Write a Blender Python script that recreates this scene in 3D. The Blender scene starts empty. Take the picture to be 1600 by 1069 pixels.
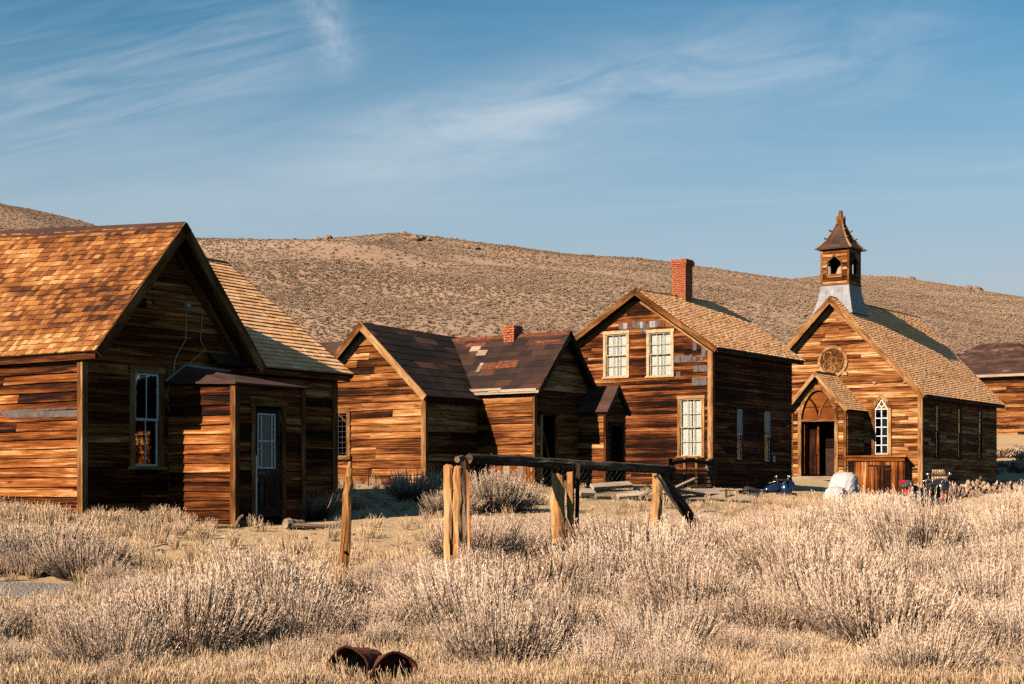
import bpy, math, random
import numpy as np
from mathutils import Vector, Matrix
random.seed(7); rng = np.random.default_rng(11)
SC = bpy.context.scene
COL = SC.collection
V = Vector
R = math.radians

# ------------------------------------------------------------------ camera, sky, sun, exposure
EYE = 1.6                                   # eye height; the shift keeps verticals upright
FPX, HOR = 2450.0, 760.0                    # focal length and horizon in pixels of the 1600 px photograph
cam = bpy.data.cameras.new('camera'); camo = bpy.data.objects.new('camera', cam); COL.objects.link(camo)
cam.sensor_width = 36.0; cam.lens = 36.0*FPX/1600.0
cam.shift_y = (HOR-534.5)/1600.0
cam.clip_start = 0.1; cam.clip_end = 6000
camo.location = (0, 0, EYE); camo.rotation_euler = (R(90), 0, 0)
SC.camera = camo
LDIR = V((0.631, 0.605, -0.485)).normalized()  # direction the sunlight travels
sun = bpy.data.lights.new('sun', 'SUN'); sun.energy = 5.0; sun.angle = R(0.5); sun.color = (1.0, 0.83, 0.66)
suno = bpy.data.objects.new('sun', sun); COL.objects.link(suno)
suno.rotation_euler = LDIR.to_track_quat('-Z', 'Y').to_euler(); suno.location = (-40, -40, 40)
SUN_EL = math.asin(-LDIR.z); SUN_AZ = math.atan2(-LDIR.x, -LDIR.y)
SKY_STRENGTH = 0.05
SC.view_settings.view_transform = 'Standard'; SC.view_settings.look = 'None'
SC.view_settings.exposure = 1.08; SC.view_settings.gamma = 1.0; SC.view_settings.use_curve_mapping = False
SC.cycles.max_bounces = 6; SC.cycles.diffuse_bounces = 0; SC.cycles.glossy_bounces = 3; SC.cycles.transparent_max_bounces = 12
SC.cycles.use_denoising = False; SC.cycles.use_light_tree = False

# ------------------------------------------------------------------ node helpers
class NT:
    def __init__(s, nt): s.nt = nt
    def n(s, t, **kw):
        x = s.nt.nodes.new(t)
        for k, v in kw.items(): setattr(x, k, v)
        return x
    def l(s, a, b): s.nt.links.new(a, b)
    def put(s, sock, v):
        if hasattr(v, 'is_linked') or isinstance(v, bpy.types.NodeSocket): s.l(v, sock)
        else: sock.default_value = v
    def m(s, op, a, b=0.0, c=0.0, clamp=False):
        x = s.n('ShaderNodeMath', operation=op); x.use_clamp = clamp
        s.put(x.inputs[0], a); s.put(x.inputs[1], b); s.put(x.inputs[2], c); return x.outputs[0]
    def noise(s, vec, scale, detail=3.0, rough=0.55, dist=0.0):
        x = s.n('ShaderNodeTexNoise'); x.inputs['Scale'].default_value = scale; x.inputs['Detail'].default_value = detail
        x.inputs['Roughness'].default_value = rough; x.inputs['Distortion'].default_value = dist
        if vec is not None: s.l(vec, x.inputs['Vector'])
        return x.outputs['Fac']
    def map(s, vec, scale=(1, 1, 1), loc=(0, 0, 0), rot=(0, 0, 0)):
        x = s.n('ShaderNodeMapping'); x.inputs['Scale'].default_value = scale; x.inputs['Location'].default_value = loc
        x.inputs['Rotation'].default_value = rot; s.l(vec, x.inputs['Vector']); return x.outputs[0]
    def ramp(s, f, stops, interp='LINEAR'):
        x = s.n('ShaderNodeValToRGB'); x.color_ramp.interpolation = interp
        e = x.color_ramp.elements
        while len(e) < len(stops): e.new(0.5)
        for i, (p, c) in enumerate(stops):
            e[i].position = p; e[i].color = (*c, 1) if len(c) == 3 else c
        s.put(x.inputs[0], f); return x.outputs[0]
    def mix(s, f, a, b, t='MIX'):
        x = s.n('ShaderNodeMix', data_type='RGBA', blend_type=t)
        s.put(x.inputs[0], f); s.put(x.inputs[6], a if not isinstance(a, tuple) else (*a[:3], 1)); s.put(x.inputs[7], b if not isinstance(b, tuple) else (*b[:3], 1))
        return x.outputs[2]
    def rng(s, v, a, b, c=0.0, d=1.0):
        x = s.n('ShaderNodeMapRange'); x.clamp = True
        s.put(x.inputs[0], v); x.inputs[1].default_value = a; x.inputs[2].default_value = b; x.inputs[3].default_value = c; x.inputs[4].default_value = d
        return x.outputs[0]

def material(name):
    m = bpy.data.materials.new(name); m.use_nodes = True; m.node_tree.nodes.clear()
    t = NT(m.node_tree); out = t.n('ShaderNodeOutputMaterial'); return m, t, out
def bsdf(t, out, color, rough=0.8, metal=0.0, spec=0.3, bump=None, bstr=0.3, bdist=0.01):
    b = t.n('ShaderNodeBsdfPrincipled')
    t.put(b.inputs['Base Color'], (*color, 1) if isinstance(color, tuple) and len(color) == 3 else color)
    t.put(b.inputs['Roughness'], rough); t.put(b.inputs['Metallic'], metal); b.inputs['Specular IOR Level'].default_value = spec
    if bump is not None:
        k = t.n('ShaderNodeBump'); k.inputs['Strength'].default_value = bstr; k.inputs['Distance'].default_value = bdist
        t.l(bump, k.inputs['Height']); t.l(k.outputs[0], b.inputs['Normal'])
    t.l(b.outputs[0], out.inputs['Surface']); return b
def rnd_value(t):
    a = t.n('ShaderNodeAttribute', attribute_name='rnd'); o = t.n('ShaderNodeObjectInfo')
    return t.m('FRACT', t.m('ADD', a.outputs['Fac'], o.outputs['Random']))

# ------------------------------------------------------------------ world
w = bpy.data.worlds.new('World'); SC.world = w; w.use_nodes = True; w.node_tree.nodes.clear()
w.cycles.sampling_method = 'MANUAL'; w.cycles.sample_map_resolution = 512
t = NT(w.node_tree)
sky = t.n('ShaderNodeTexSky', sky_type='NISHITA'); sky.sun_disc = False
sky.sun_elevation = SUN_EL; sky.sun_rotation = SUN_AZ; sky.altitude = 2500; sky.air_density = 1.0; sky.dust_density = 0.6; sky.ozone_density = 1.6
tc = t.n('ShaderNodeTexCoord'); sep = t.n('ShaderNodeSeparateXYZ'); t.l(tc.outputs['Generated'], sep.inputs[0])
yy = t.m('MAXIMUM', t.m('ABSOLUTE', sep.outputs[1]), 0.08)
az = t.m('DIVIDE', sep.outputs[0], yy); el = t.m('DIVIDE', sep.outputs[2], yy)
def wisp(a0, e0, phi, ln, wd, sx, sy, amp, lo=0.38, hi=0.75, off=0.0):
    c, s_ = math.cos(R(phi)), math.sin(R(phi))
    da = t.m('SUBTRACT', az, a0); de = t.m('SUBTRACT', el, e0)
    tt = t.m('ADD', t.m('MULTIPLY', da, c), t.m('MULTIPLY', de, s_))
    nn = t.m('SUBTRACT', t.m('MULTIPLY', de, c), t.m('MULTIPLY', da, s_))
    g = t.m('EXPONENT', t.m('MULTIPLY', t.m('ADD', t.m('POWER', t.m('ABSOLUTE', t.m('DIVIDE', nn, wd)), 2.0), t.m('POWER', t.m('ABSOLUTE', t.m('DIVIDE', tt, ln)), 4.0)), -1.0))
    cb = t.n('ShaderNodeCombineXYZ'); t.l(tt, cb.inputs[0]); t.l(nn, cb.inputs[1]); cb.inputs[2].default_value = off
    no = t.noise(t.map(cb.outputs[0], (sx, sy, 1)), 1.0, 5.0, 0.62, 0.7)
    return t.m('MULTIPLY', t.m('MULTIPLY', g, t.rng(no, lo, hi)), amp)
cl = wisp(0.085, 0.253, 11, 0.19, 0.031, 11, 40, .80, 0.24, 0.80, 1.3)
for a in ((-0.035, 0.228, 6, 0.10, 0.02, 12, 50, .55, 0.3, 0.75, 9.0),
          (-0.118, 0.297, -72, 0.036, 0.012, 40, 60, .7, 0.25, 0.8, 4.0),
          (-0.26, 0.255, 13, 0.15, 0.05, 7, 75, .60, 0.36, 0.85, 7.7),
          (-0.22, 0.185, 4, 0.22, 0.026, 5, 30, .55, 0.2, 0.85, 2.2),
          (0.16, 0.19, 2, 0.35, 0.022, 5, 60, .35, 0.3, 0.8, 5.2)):
    cl = t.m('ADD', cl, wisp(*a))
pl = t.n('ShaderNodeCombineXYZ'); dz = t.m('MAXIMUM', sep.outputs[2], 0.05)
t.l(t.m('DIVIDE', sep.outputs[0], dz), pl.inputs[0]); t.l(t.m('DIVIDE', sep.outputs[1], dz), pl.inputs[1])
gen = t.noise(t.map(pl.outputs[0], (0.5, 1.3, 1), rot=(0, 0, 0.4)), 0.6, 6.0, 0.6, 0.8)
cl = t.m('ADD', cl, t.m('MULTIPLY', t.rng(gen, 0.5, 0.8), 0.22))
cl = t.m('MULTIPLY', t.m('MULTIPLY', t.m('MINIMUM', cl, 1.0), 0.62), t.rng(sep.outputs[2], -.02, .02))
tint = t.mix(1.0, sky.outputs[0], (0.52, 1.02, 1.0), 'MULTIPLY')
skyc = t.mix(cl, tint, (7.8, 8.1, 8.5))
haze = t.m('MULTIPLY', t.m('POWER', t.rng(sep.outputs[2], 0.30, 0.12), 1.5), t.rng(sep.outputs[2], -.02, .02))
skyc = t.mix(t.m('MULTIPLY', haze, .92), skyc, (4.4, 4.95, 5.4))
bg = t.n('ShaderNodeBackground'); t.l(skyc, bg.inputs[0]); bg.inputs[1].default_value = SKY_STRENGTH
wo = t.n('ShaderNodeOutputWorld'); t.l(bg.outputs[0], wo.inputs[0])

# ------------------------------------------------------------------ materials
M = {}
def wood(name, stops, gu=.8, gv=26, su=0.5, sv=10, rndw=0.5, bias=0.0, stain=0.32, rough=0.85):
    m, t, out = material(name)
    uv = t.n('ShaderNodeUVMap').outputs[0]
    r = rnd_value(t)
    fine = t.noise(t.map(uv, (gu*2.2, gv*3.2, 1)), 1.0, 4.0, 0.65, 0.5)
    st = t.noise(t.map(uv, (su, sv, 1)), 1.0, 4.0, 0.6, 0.8)
    kn = t.n('ShaderNodeTexVoronoi'); kn.inputs['Scale'].default_value = 1.0; t.l(t.map(uv, (1.1, 5.0, 1)), kn.inputs['Vector'])
    knot = t.rng(kn.outputs['Distance'], 0.03, 0.14, 1.0, 0.0)
    pos = t.n('ShaderNodeNewGeometry').outputs['Position']
    big = t.noise(t.map(pos, (0.45, 0.45, 1.1)), 1.0, 3.0, 0.6)
    f = t.m('ADD', t.m('MULTIPLY', t.m('SUBTRACT', st, 0.5), 1.35), t.m('MULTIPLY', t.m('SUBTRACT', fine, 0.5), 0.95))
    f = t.m('ADD', f, t.m('MULTIPLY', t.m('SUBTRACT', r, 0.5), rndw))
    f = t.m('ADD', f, t.m('MULTIPLY', t.m('SUBTRACT', big, 0.5), stain*2.2))
    f = t.m('ADD', f, 0.5+bias)
    f = t.m('SUBTRACT', f, t.m('MULTIPLY', knot, 0.3), clamp=True)
    c = t.ramp(f, stops)
    bsdf(t, out, c, rough, 0, 0.08, fine, 0.7, 0.012); M[name] = m
ORANGE = [(0.0, (.002, .0008, .0004)), (.34, (.009, .0028, .0009)), (.50, (.045, .012, .0024)), (.68, (.140, .041, .008)), (.86, (.245, .095, .026)), (1.0, (.42, .25, .115))]
BROWN = [(0.0, (.003, .0012, .0006)), (.31, (.013, .004, .0013)), (.48, (.060, .0185, .0045)), (.68, (.165, .060, .0155)), (.86, (.27, .122, .041)), (1.0, (.43, .27, .135))]
ORANGE, BROWN = [[(p, (c[0]*1.10, c[1]*1.03, c[2]*.98)) for p, c in k] for k in (ORANGE, BROWN)]
TRIM = [(0.0, (.022, .008, .0025)), (.35, (.095, .036, .010)), (.6, (.20, .088, .028)), (1.0, (.38, .23, .11))]
wood('wood_orange', ORANGE, bias=0.05)
wood('wood_brown', BROWN, bias=0.08)
wood('wood_russet', [(p, (c[0]*.86, c[1]*.74, c[2]*.75)) for p, c in BROWN], bias=-0.04, stain=.4)
wood('wood_trim', TRIM, bias=0.06, su=1.2, sv=6)
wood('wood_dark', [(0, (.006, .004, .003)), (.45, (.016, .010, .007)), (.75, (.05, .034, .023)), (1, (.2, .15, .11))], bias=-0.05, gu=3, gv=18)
wood('wood_rail', [(0, (.007, .0045, .003)), (.4, (.022, .014, .009)), (.7, (.075, .048, .030)), (1, (.26, .19, .13))], gu=3, gv=18, bias=.03)
wood('wood_post', [(0, (.03, .012, .004)), (.25, (.17, .068, .02)), (.55, (.38, .185, .066)), (1, (.52, .34, .18))], gu=.8, gv=20, sv=12, bias=.03)
wood('wood_bleached', [(0, (.06, .038, .023)), (.4, (.20, .14, .09)), (1, (.42, .33, .24))], bias=.05)
wood('wood_bin', ORANGE, bias=0.12, rndw=.4)
wood('wood_church', BROWN, bias=0.17, stain=.22)
def shingle(name, stops, bias=0.0, band=0.68, rndw=0.6):
    m, t, out = material(name)
    uv = t.n('ShaderNodeUVMap').outputs[0]; r = rnd_value(t)
    fine = t.noise(t.map(uv, (30, 5, 1)), 1.0, 3.0, 0.6)
    pos = t.n('ShaderNodeNewGeometry').outputs['Position']
    big = t.noise(t.map(pos, (0.35, 0.35, 2.6)), 1.0, 3.0, 0.55, 0.4)
    f = t.m('ADD', t.m('MULTIPLY', t.m('SUBTRACT', fine, 0.5), 0.5), t.m('MULTIPLY', t.m('SUBTRACT', r, 0.5), rndw))
    f = t.m('ADD', f, t.m('MULTIPLY', t.m('SUBTRACT', big, 0.5), band*2.4))
    f = t.m('ADD', f, 0.5+bias, clamp=True)
    bsdf(t, out, t.ramp(f, stops), 0.85, 0, 0.2, fine, 0.4, 0.01); M[name] = m
shingle('shingle_orange', [(0, (.022, .007, .002)), (.25, (.085, .026, .006)), (.5, (.19, .064, .014)), (.75, (.275, .112, .030)), (1, (.42, .22, .085))])
shingle('shingle_tan', [(0, (.24, .085, .028)), (.3, (.57, .262, .10)), (.6, (.77, .41, .185)), (1, (.87, .57, .34))], band=.3, bias=.06, rndw=.32)
shingle('tarpaper', [(0, (.008, .0055, .005)), (.5, (.017, .0105, .008)), (.8, (.036, .019, .013)), (1, (.10, .045, .026))], band=.6, bias=-.0, rndw=.6)
shingle('tar_sheet', [(0, (.015, .009, .008)), (.5, (.030, .0155, .011)), (.82, (.055, .024, .015)), (.96, (.11, .034, .017)), (1, (.17, .05, .022))], band=.25, rndw=.8, bias=-.06)
shingle('rusty_tin', [(0, (.018, .010, .008)), (.5, (.050, .025, .018)), (.8, (.085, .042, .030)), (1, (.18, .10, .07))], band=.7, rndw=.4)
def plain(name, c, rough=.6, metal=0.0, spec=.4, var=.15, scale=6.0, c2=None, bstr=.15):
    m, t, out = material(name)
    pos = t.n('ShaderNodeTexCoord').outputs['Object']
    no = t.noise(pos, scale, 4.0, .6)
    a = tuple(max(0, x*(1-var)) for x in c); b = c2 or tuple(min(1, x*(1+var)) for x in c)
    bsdf(t, out, t.ramp(no, [(.3, a), (.7, b)]), rough, metal, spec, no, bstr, .01); M[name] = m
plain('tin_grey', (.21, .205, .215), .7, .05, .3, .3, 3.0)
plain('tin_patch', (.055, .038, .032), .65, .1, .3, .35, 8.0, (.115, .088, .08))
plain('rust', (.075, .022, .011), .8, .1, .2, .5, 9.0, (.20, .062, .026), .5)
plain('rust_dark', (.02, .009, .006), .8, .1, .2, .5, 7.0, (.05, .02, .012), .5)
plain('brick', (.26, .062, .024), .9, 0, .2, .4, 14.0, (.44, .14, .06), .4)
plain('mortar', (.28, .20, .14), .95, 0, .1, .2, 20.0)
plain('white_paint', (.52, .52, .50), .6, 0, .3, .08, 9.0)
plain('cream_paint', (.34, .22, .105), .7, 0, .3, .3, 9.0, (.46, .34, .20))
plain('curtain', (.80, .76, .68), .9, 0, .1, .06, 3.0)
plain('black_rubber', (.018, .018, .018), .75, 0, .3, .2)
plain('black_paint', (.012, .012, .014), .25, 0, .5, .2)
plain('blue_paint', (.005, .017, .05), .22, 0, .5, .15)
plain('red_paint', (.25, .02, .012), .3, 0, .5, .15)
plain('chrome', (.62, .62, .63), .2, .95, .5, .1)
plain('grey_metal', (.10, .10, .10), .45, .5, .4, .2)
plain('orange_plastic', (.7, .25, .04), .4, 0, .4, .1)
plain('cover_fabric', (.36, .35, .35), .8, 0, .2, .10, 5.0, None, .8)
plain('rock', (.13, .085, .055), .95, 0, .15, .4, 2.0, (.30, .20, .13), .6)
plain('wire', (.20, .18, .16), .5, .7, .4, .2)
plain('cable', (.30, .29, .28), .6, 0, .3, .1)
plain('stone', (.32, .28, .25), .9, 0, .2, .25, 6.0, None, .5)
plain('stone_tan', (.26, .19, .13), .9, 0, .15, .3, 9.0, (.42, .32, .23), .5)
m, t, out = material('tinted_screen'); bb = bsdf(t, out, (.20, .13, .07), .12, 0, .5); M['tinted_screen'] = m
m, t, out = material('red_lens'); bsdf(t, out, (.30, .008, .012), .2, 0, .5); M['red_lens'] = m
m, t, out = material('glass')
fr = t.n('ShaderNodeFresnel'); fr.inputs[0].default_value = 1.5
gl = t.n('ShaderNodeBsdfGlossy'); gl.inputs['Roughness'].default_value = .03
wv = t.noise(t.n('ShaderNodeTexCoord').outputs['Object'], 3.0, 2.0); bp = t.n('ShaderNodeBump'); bp.inputs['Strength'].default_value = .12; bp.inputs['Distance'].default_value = .02
t.l(wv, bp.inputs['Height']); t.l(bp.outputs[0], gl.inputs['Normal'])
tr = t.n('ShaderNodeBsdfTransparent'); tr.inputs[0].default_value = (.86, .88, .88, 1)
mx = t.n('ShaderNodeMixShader'); t.l(t.m('MULTIPLY', fr.outputs[0], 1.0, clamp=True), mx.inputs[0]); t.l(tr.outputs[0], mx.inputs[1]); t.l(gl.outputs[0], mx.inputs[2]); t.l(mx.outputs[0], out.inputs[0])
M['glass'] = m
# ground: dry dirt with straw coloured litter
m, t, out = material('ground')
pos = t.n('ShaderNodeNewGeometry').outputs['Position']
n1 = t.noise(t.map(pos, (.25, .25, .25)), 1.0, 5.0, .6); n2 = t.noise(pos, 9.0, 5.0, .65); n3 = t.noise(pos, 60.0, 2.0, .6)
c = t.ramp(n1, [(.3, (.40, .27, .155)), (.55, (.46, .315, .17)), (.75, (.50, .33, .15))])
c = t.mix(t.rng(n2, .42, .66, 0, .55), c, (.27, .18, .105)); c = t.mix(t.rng(n3, .5, .72, 0, .5), c, (.56, .42, .26))
bsdf(t, out, c, .95, 0, .1, t.m('ADD', n2, t.m('MULTIPLY', n3, .4)), .8, .04); M['ground'] = m
m, t, out = material('gravel')
pos = t.n('ShaderNodeNewGeometry').outputs['Position']
vo = t.n('ShaderNodeTexVoronoi'); vo.inputs['Scale'].default_value = 26; t.l(pos, vo.inputs['Vector'])
n2 = t.noise(pos, 1.2, 4.0)
c = t.mix(t.rng(n2, .4, .65), (.19, .16, .135), (.29, .235, .175)); c = t.mix(.45, c, t.ramp(t.rng(vo.outputs['Color'], 0, 1), [(0, (.10, .09, .08)), (1, (.34, .29, .24))]))
bsdf(t, out, c, .95, 0, .1, vo.outputs['Distance'], .7, .03); M['gravel'] = m
m, t, out = material('hill')
pos = t.n('ShaderNodeNewGeometry').outputs['Position']
n1 = t.noise(pos, .02, 5.0, .6); n2 = t.noise(pos, .5, 5.0, .65)
n0 = t.noise(t.map(pos, (1, .45, 1)), .012, 6.0, .62, 1.2)
c = t.ramp(t.m('ADD', t.m('MULTIPLY', n1, .5), t.m('MULTIPLY', n0, .5)), [(.36, (.235, .152, .10)), (.5, (.32, .212, .142)), (.64, (.40, .268, .182))])
c = t.mix(t.rng(n2, .4, .68, 0, .6), c, (.20, .128, .075))
bsdf(t, out, c, .95, 0, .05, n2, .6, .5); M['hill'] = m
def plant(name, stem, tip_a, tip_b, dark=.25):
    m, t, out = material(name)
    a = t.n('ShaderNodeAttribute', attribute_name='rnd').outputs['Fac']; k = t.n('ShaderNodeAttribute', attribute_name='tip').outputs['Fac']
    o = t.n('ShaderNodeObjectInfo').outputs['Random']
    c = t.mix(a, tip_a, tip_b); c = t.mix(t.m('MULTIPLY', o, .55), c, (tip_b[0]*.66, tip_b[1]*.56, tip_b[2]*.48)); c = t.mix(t.rng(a, .0, .22, .75, 0), c, stem)
    if name == 'hill_brush':                 # broad tonal drifts of one plant cover
        big = t.noise(t.map(t.n('ShaderNodeNewGeometry').outputs['Position'], (1, .5, 1)), .02, 4.0, .6, .8)
        c = t.mix(t.rng(big, .42, .64, 0, .6), c, (.235, .15, .095))
    c = t.mix(k, stem, c)
    d = t.n('ShaderNodeBsdfDiffuse'); t.l(c, d.inputs[0]); tl = t.n('ShaderNodeBsdfTranslucent'); t.l(c, tl.inputs[0])
    mx = t.n('ShaderNodeMixShader'); mx.inputs[0].default_value = .12; t.l(d.outputs[0], mx.inputs[1]); t.l(tl.outputs[0], mx.inputs[2]); t.l(mx.outputs[0], out.inputs[0]); M[name] = m
plant('brush', (.06, .031, .016), (.66, .45, .295), (.80, .615, .47))
plant('sage', (.075, .045, .026), (.54, .385, .265), (.68, .535, .41))
plant('grass', (.34, .205, .105), (.58, .385, .215), (.70, .515, .34))
plant('dead_twigs_shade', (.03, .017, .010), (.20, .13, .085), (.34, .235, .16))  # dead twig colour, darkened to stand in for shade in the brush hollows
plant('hill_brush', (.29, .19, .128), (.40, .272, .185), (.52, .375, .268))

# ------------------------------------------------------------------ mesh helpers
ZB = 0.0                                     # base height of the thing being built, in eye-relative metres
class MB:
    def __init__(s): s.v = []; s.f = []; s.uv = []; s.r = []
    def face(s, pts, uv=None, r=0.0):
        i = len(s.v); s.v += [tuple(p) for p in pts]; s.f.append(tuple(range(i, i+len(pts))))
        s.uv.append(uv or [(0, 0)]*len(pts)); s.r.append(r)
    def hexa(s, b, f, r=None):
        """b = 4 back corners, f = 4 front corners (0->1 along the grain, 1->2 across)"""
        if r is None: r = random.random()
        u0 = random.random()*60; v0 = random.random()*60
        L = (V(b[1])-V(b[0])).length; W = (V(b[2])-V(b[1])).length; T = max((V(f[0])-V(b[0])).length, .002)
        i = len(s.v); s.v += [tuple(p) for p in b]+[tuple(p) for p in f]
        for q, uv in (((4, 5, 6, 7), ((0, 0), (L, 0), (L, W), (0, W))), ((3, 2, 1, 0), ((0, W), (L, W), (L, 0), (0, 0))),
                      ((0, 1, 5, 4), ((0, -T), (L, -T), (L, 0), (0, 0))), ((2, 3, 7, 6), ((L, W+T), (0, W+T), (0, W), (L, W))),
                      ((1, 2, 6, 5), ((L, 0), (L, W), (L+T, W), (L+T, 0))), ((3, 0, 4, 7), ((0, W), (0, 0), (-T, 0), (-T, W)))):
            s.f.append(tuple(i+k for k in q)); s.uv.append([(u0+a, v0+c) for a, c in uv]); s.r.append(r)
    def box(s, lo, hi, r=None, axis=None):
        lo, hi = V(lo), V(hi); d = hi-lo
        ax = axis if axis is not None else max(range(3), key=lambda k: d[k])
        o = [k for k in range(3) if k != ax]
        if abs(d[o[0]]) < abs(d[o[1]]): o = [o[1], o[0]]
        e = [V((0, 0, 0)) for _ in range(3)]
        for k in range(3): e[k][k] = d[k]
        A, Bv, C = e[ax], e[o[0]], e[o[1]]
        if A.cross(Bv).dot(C) < 0: lo = lo+C; C = -C
        s.hexa((lo, lo+A, lo+A+Bv, lo+Bv), (lo+C, lo+A+C, lo+A+Bv+C, lo+Bv+C), r)
    def bar(s, a, b, w, h, up=(0, 0, 1), r=None):
        a, b = V(a), V(b); d = (b-a).normalized(); side = d.cross(V(up))
        if side.length < 1e-4: side = d.cross(V((0, 1, 0)))
        side.normalize(); u = side.cross(d).normalized()
        o = -side*w/2-u*h/2
        s.hexa((a+o+u*h, b+o+u*h, b+o, a+o), tuple(p+side*w for p in (a+o+u*h, b+o+u*h, b+o, a+o)), r)
    def tube(s, pts, rad, n=8, r=None, cap=True, squash=1.0):
        if r is None: r = random.random()
        pts = [V(p) for p in pts]; k = len(pts)
        rad = rad if isinstance(rad, (list, tuple)) else [rad]*k
        d0 = (pts[1]-pts[0]).normalized(); ref = V((0, 0, 1)) if abs(d0.z) < .9 else V((0, 1, 0))
        i0 = len(s.v); u0 = random.random()*40; acc = 0; us = []
        for j, p in enumerate(pts):
            d = (pts[min(j+1, k-1)]-pts[max(j-1, 0)]).normalized(); x = d.cross(ref).normalized(); y = x.cross(d)
            if j: acc += (p-pts[j-1]).length
            us.append(acc)
            for q in range(n):
                a = 2*math.pi*q/n; s.v.append(tuple(p+(x*math.cos(a)+y*math.sin(a)*squash)*rad[j]))
        for j in range(k-1):
            for q in range(n):
                q2 = (q+1) % n; c = 2*math.pi*max(rad[j], .01)/n
                s.f.append((i0+j*n+q, i0+(j+1)*n+q, i0+(j+1)*n+q2, i0+j*n+q2))
                s.uv.append([(u0+us[j], q*c), (u0+us[j+1], q*c), (u0+us[j+1], (q+1)*c), (u0+us[j], (q+1)*c)]); s.r.append(r)
        if cap:
            for j, rev in ((0, False), (k-1, True)):
                idx = [i0+j*n+q for q in range(n)]
                s.f.append(tuple(idx[::-1] if rev else idx)); s.uv.append([(0, q*.02) for q in range(n)]); s.r.append(r)
    def loft(s, secs, n=14, r=.5, p=2.4):
        """secs: (centre, half width y, half height z) along local x; superellipse sections, capped"""
        i0 = len(s.v); k = len(secs)
        for c, ry, rz in secs:
            for q in range(n):
                a = 2*math.pi*q/n; ca, sa = math.cos(a), math.sin(a)
                s.v.append((c[0], c[1]+math.copysign(abs(ca)**(2/p), ca)*ry, c[2]+math.copysign(abs(sa)**(2/p), sa)*rz))
        for j in range(k-1):
            for q in range(n):
                q2 = (q+1) % n; s.f.append((i0+j*n+q, i0+j*n+q2, i0+(j+1)*n+q2, i0+(j+1)*n+q)); s.uv.append([(0, 0)]*4); s.r.append(r)
        s.f.append(tuple(i0+q for q in range(n))[::-1]); s.uv.append([(0, 0)]*n); s.r.append(r)
        s.f.append(tuple(i0+(k-1)*n+q for q in range(n))); s.uv.append([(0, 0)]*n); s.r.append(r)
    def build(s, name, mat, parent=None, smooth=False, kind=None, mats=None):
        me = bpy.data.meshes.new(name)
        me.from_pydata([(x, y, z-ZB) for x, y, z in s.v] if ZB else s.v, [], s.f)
        ul = me.uv_layers.new(name='UVMap'); ul.data.foreach_set('uv', np.array([c for f in s.uv for c in f], dtype=np.float32).ravel())
        at = me.attributes.new('rnd', 'FLOAT', 'FACE'); at.data.foreach_set('value', np.array(s.r, dtype=np.float32))
        me.materials.append(M[mat])
        if smooth: me.polygons.foreach_set('use_smooth', [True]*len(s.f))
        me.update()
        o = bpy.data.objects.new(name, me); COL.objects.link(o); o.parent = parent
        if kind: o['kind'] = kind
        return o
def tag(o, label=None, cat=None, group=None, kind=None):
    if label: o['label'] = label
    if cat: o['category'] = cat
    if group: o['group'] = group
    if kind: o['kind'] = kind
    return o
def thing(name, label, cat, loc, rz=0.0, group=None):
    global ZB
    o = bpy.data.objects.new(name, None); COL.objects.link(o); o.empty_display_size = .3
    o.location = loc; o.rotation_euler = (0, 0, rz); tag(o, label, cat, group); return o
TH = R(34.7)                                 # every building keeps to the same street grid
def building(name, label, X, Y, zb, rz=0.0, size=1.0):
    """local x runs along the sunlit fronts towards the right, local y along the shaded sides away from the viewer"""
    global ZB
    ZB = zb
    o = thing(name, label, 'building', (X, Y, EYE+zb*size), -TH+rz); o.scale = (size, size, size); return o

# ------------------------------------------------------------------ terrain
CTRL = np.array([(0,0,-1.62),(-5,8,-1.66),(5,8,-1.66),(0,-40,-1.8),(-60,-30,-1.8),(70,-30,-1.8),(-4,12.7,-1.6),(0,13,-1.6),(4,13,-1.6),
 (-5.5,16,-1.28),(0,16,-1.32),(6,17,-1.32),(-7,20,-1.0),(-2,19,-1.1),(1,20.5,-1.06),(6,22,-1.05),(12,25,-1.15),(-12,27,-.5),(-7.4,27,-.62),(-4.9,27.6,-.74),
 (-3.6,32.4,-.44),(-2,27,-.76),(2,30,-.62),(8,32,-.85),(15,36,-1.0),(-3,36,-.25),(-2.3,42,.0),(-9,45,.1),(.6,42.8,-.02),(2.6,44,-.12),(3,38,-.35),
 (6.83,53.5,-.02),(3.5,56,.10),(10.4,58.6,-.05),(8.2,47.5,-.45),(12.5,47,-.85),(12.7,54,-.6),(12.5,63,-.1),(15.0,76.5,.34),(12.3,80,.42),(20.6,79,-.38),(27.5,88.5,-.05),(23,70,-.85),(32,76,-.75),
 (35,105,2.2),(43,130,4.3),(0,100,2.4),(-30,100,2.5),(-40,60,.8),(-30,30,-.2),(60,60,-.6),(70,100,2),(0,130,4.5),(-70,130,5),(90,130,4),(0,170,7),(-90,170,8),(100,170,6.5)], dtype=float)
def _rbf():
    P = CTRL[:, :2]; n = len(P)
    K = np.hypot(P[:, None, 0]-P[None, :, 0], P[:, None, 1]-P[None, :, 1])
    A = np.zeros((n+3, n+3)); A[:n, :n] = K-np.eye(n)*.15; A[:n, n] = 1; A[:n, n+1:] = P; A[n, :n] = 1; A[n+1:, :n] = P.T
    return np.linalg.solve(A, np.concatenate([CTRL[:, 2], np.zeros(3)]))
RW = _rbf()
CREST1 = np.array([(-330,93),(-157,86.5),(-137,83.5),(-119,79.5),(-98,73),(-82,72.2),(-47,74.2),(-31,75),(-10,71.7),(10,70),(29,68),(55,63),(74,58.5),(98,52),(127,44),(157,36),(300,22)])
CREST2 = np.array([(-500,40),(0,70),(90,100),(160,107.5),(196,107),(212,104.5),(235,99.8),(261,96),(330,86),(500,70)])
H_TOE, H1, H2 = 172.0, 480.0, 800.0
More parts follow.
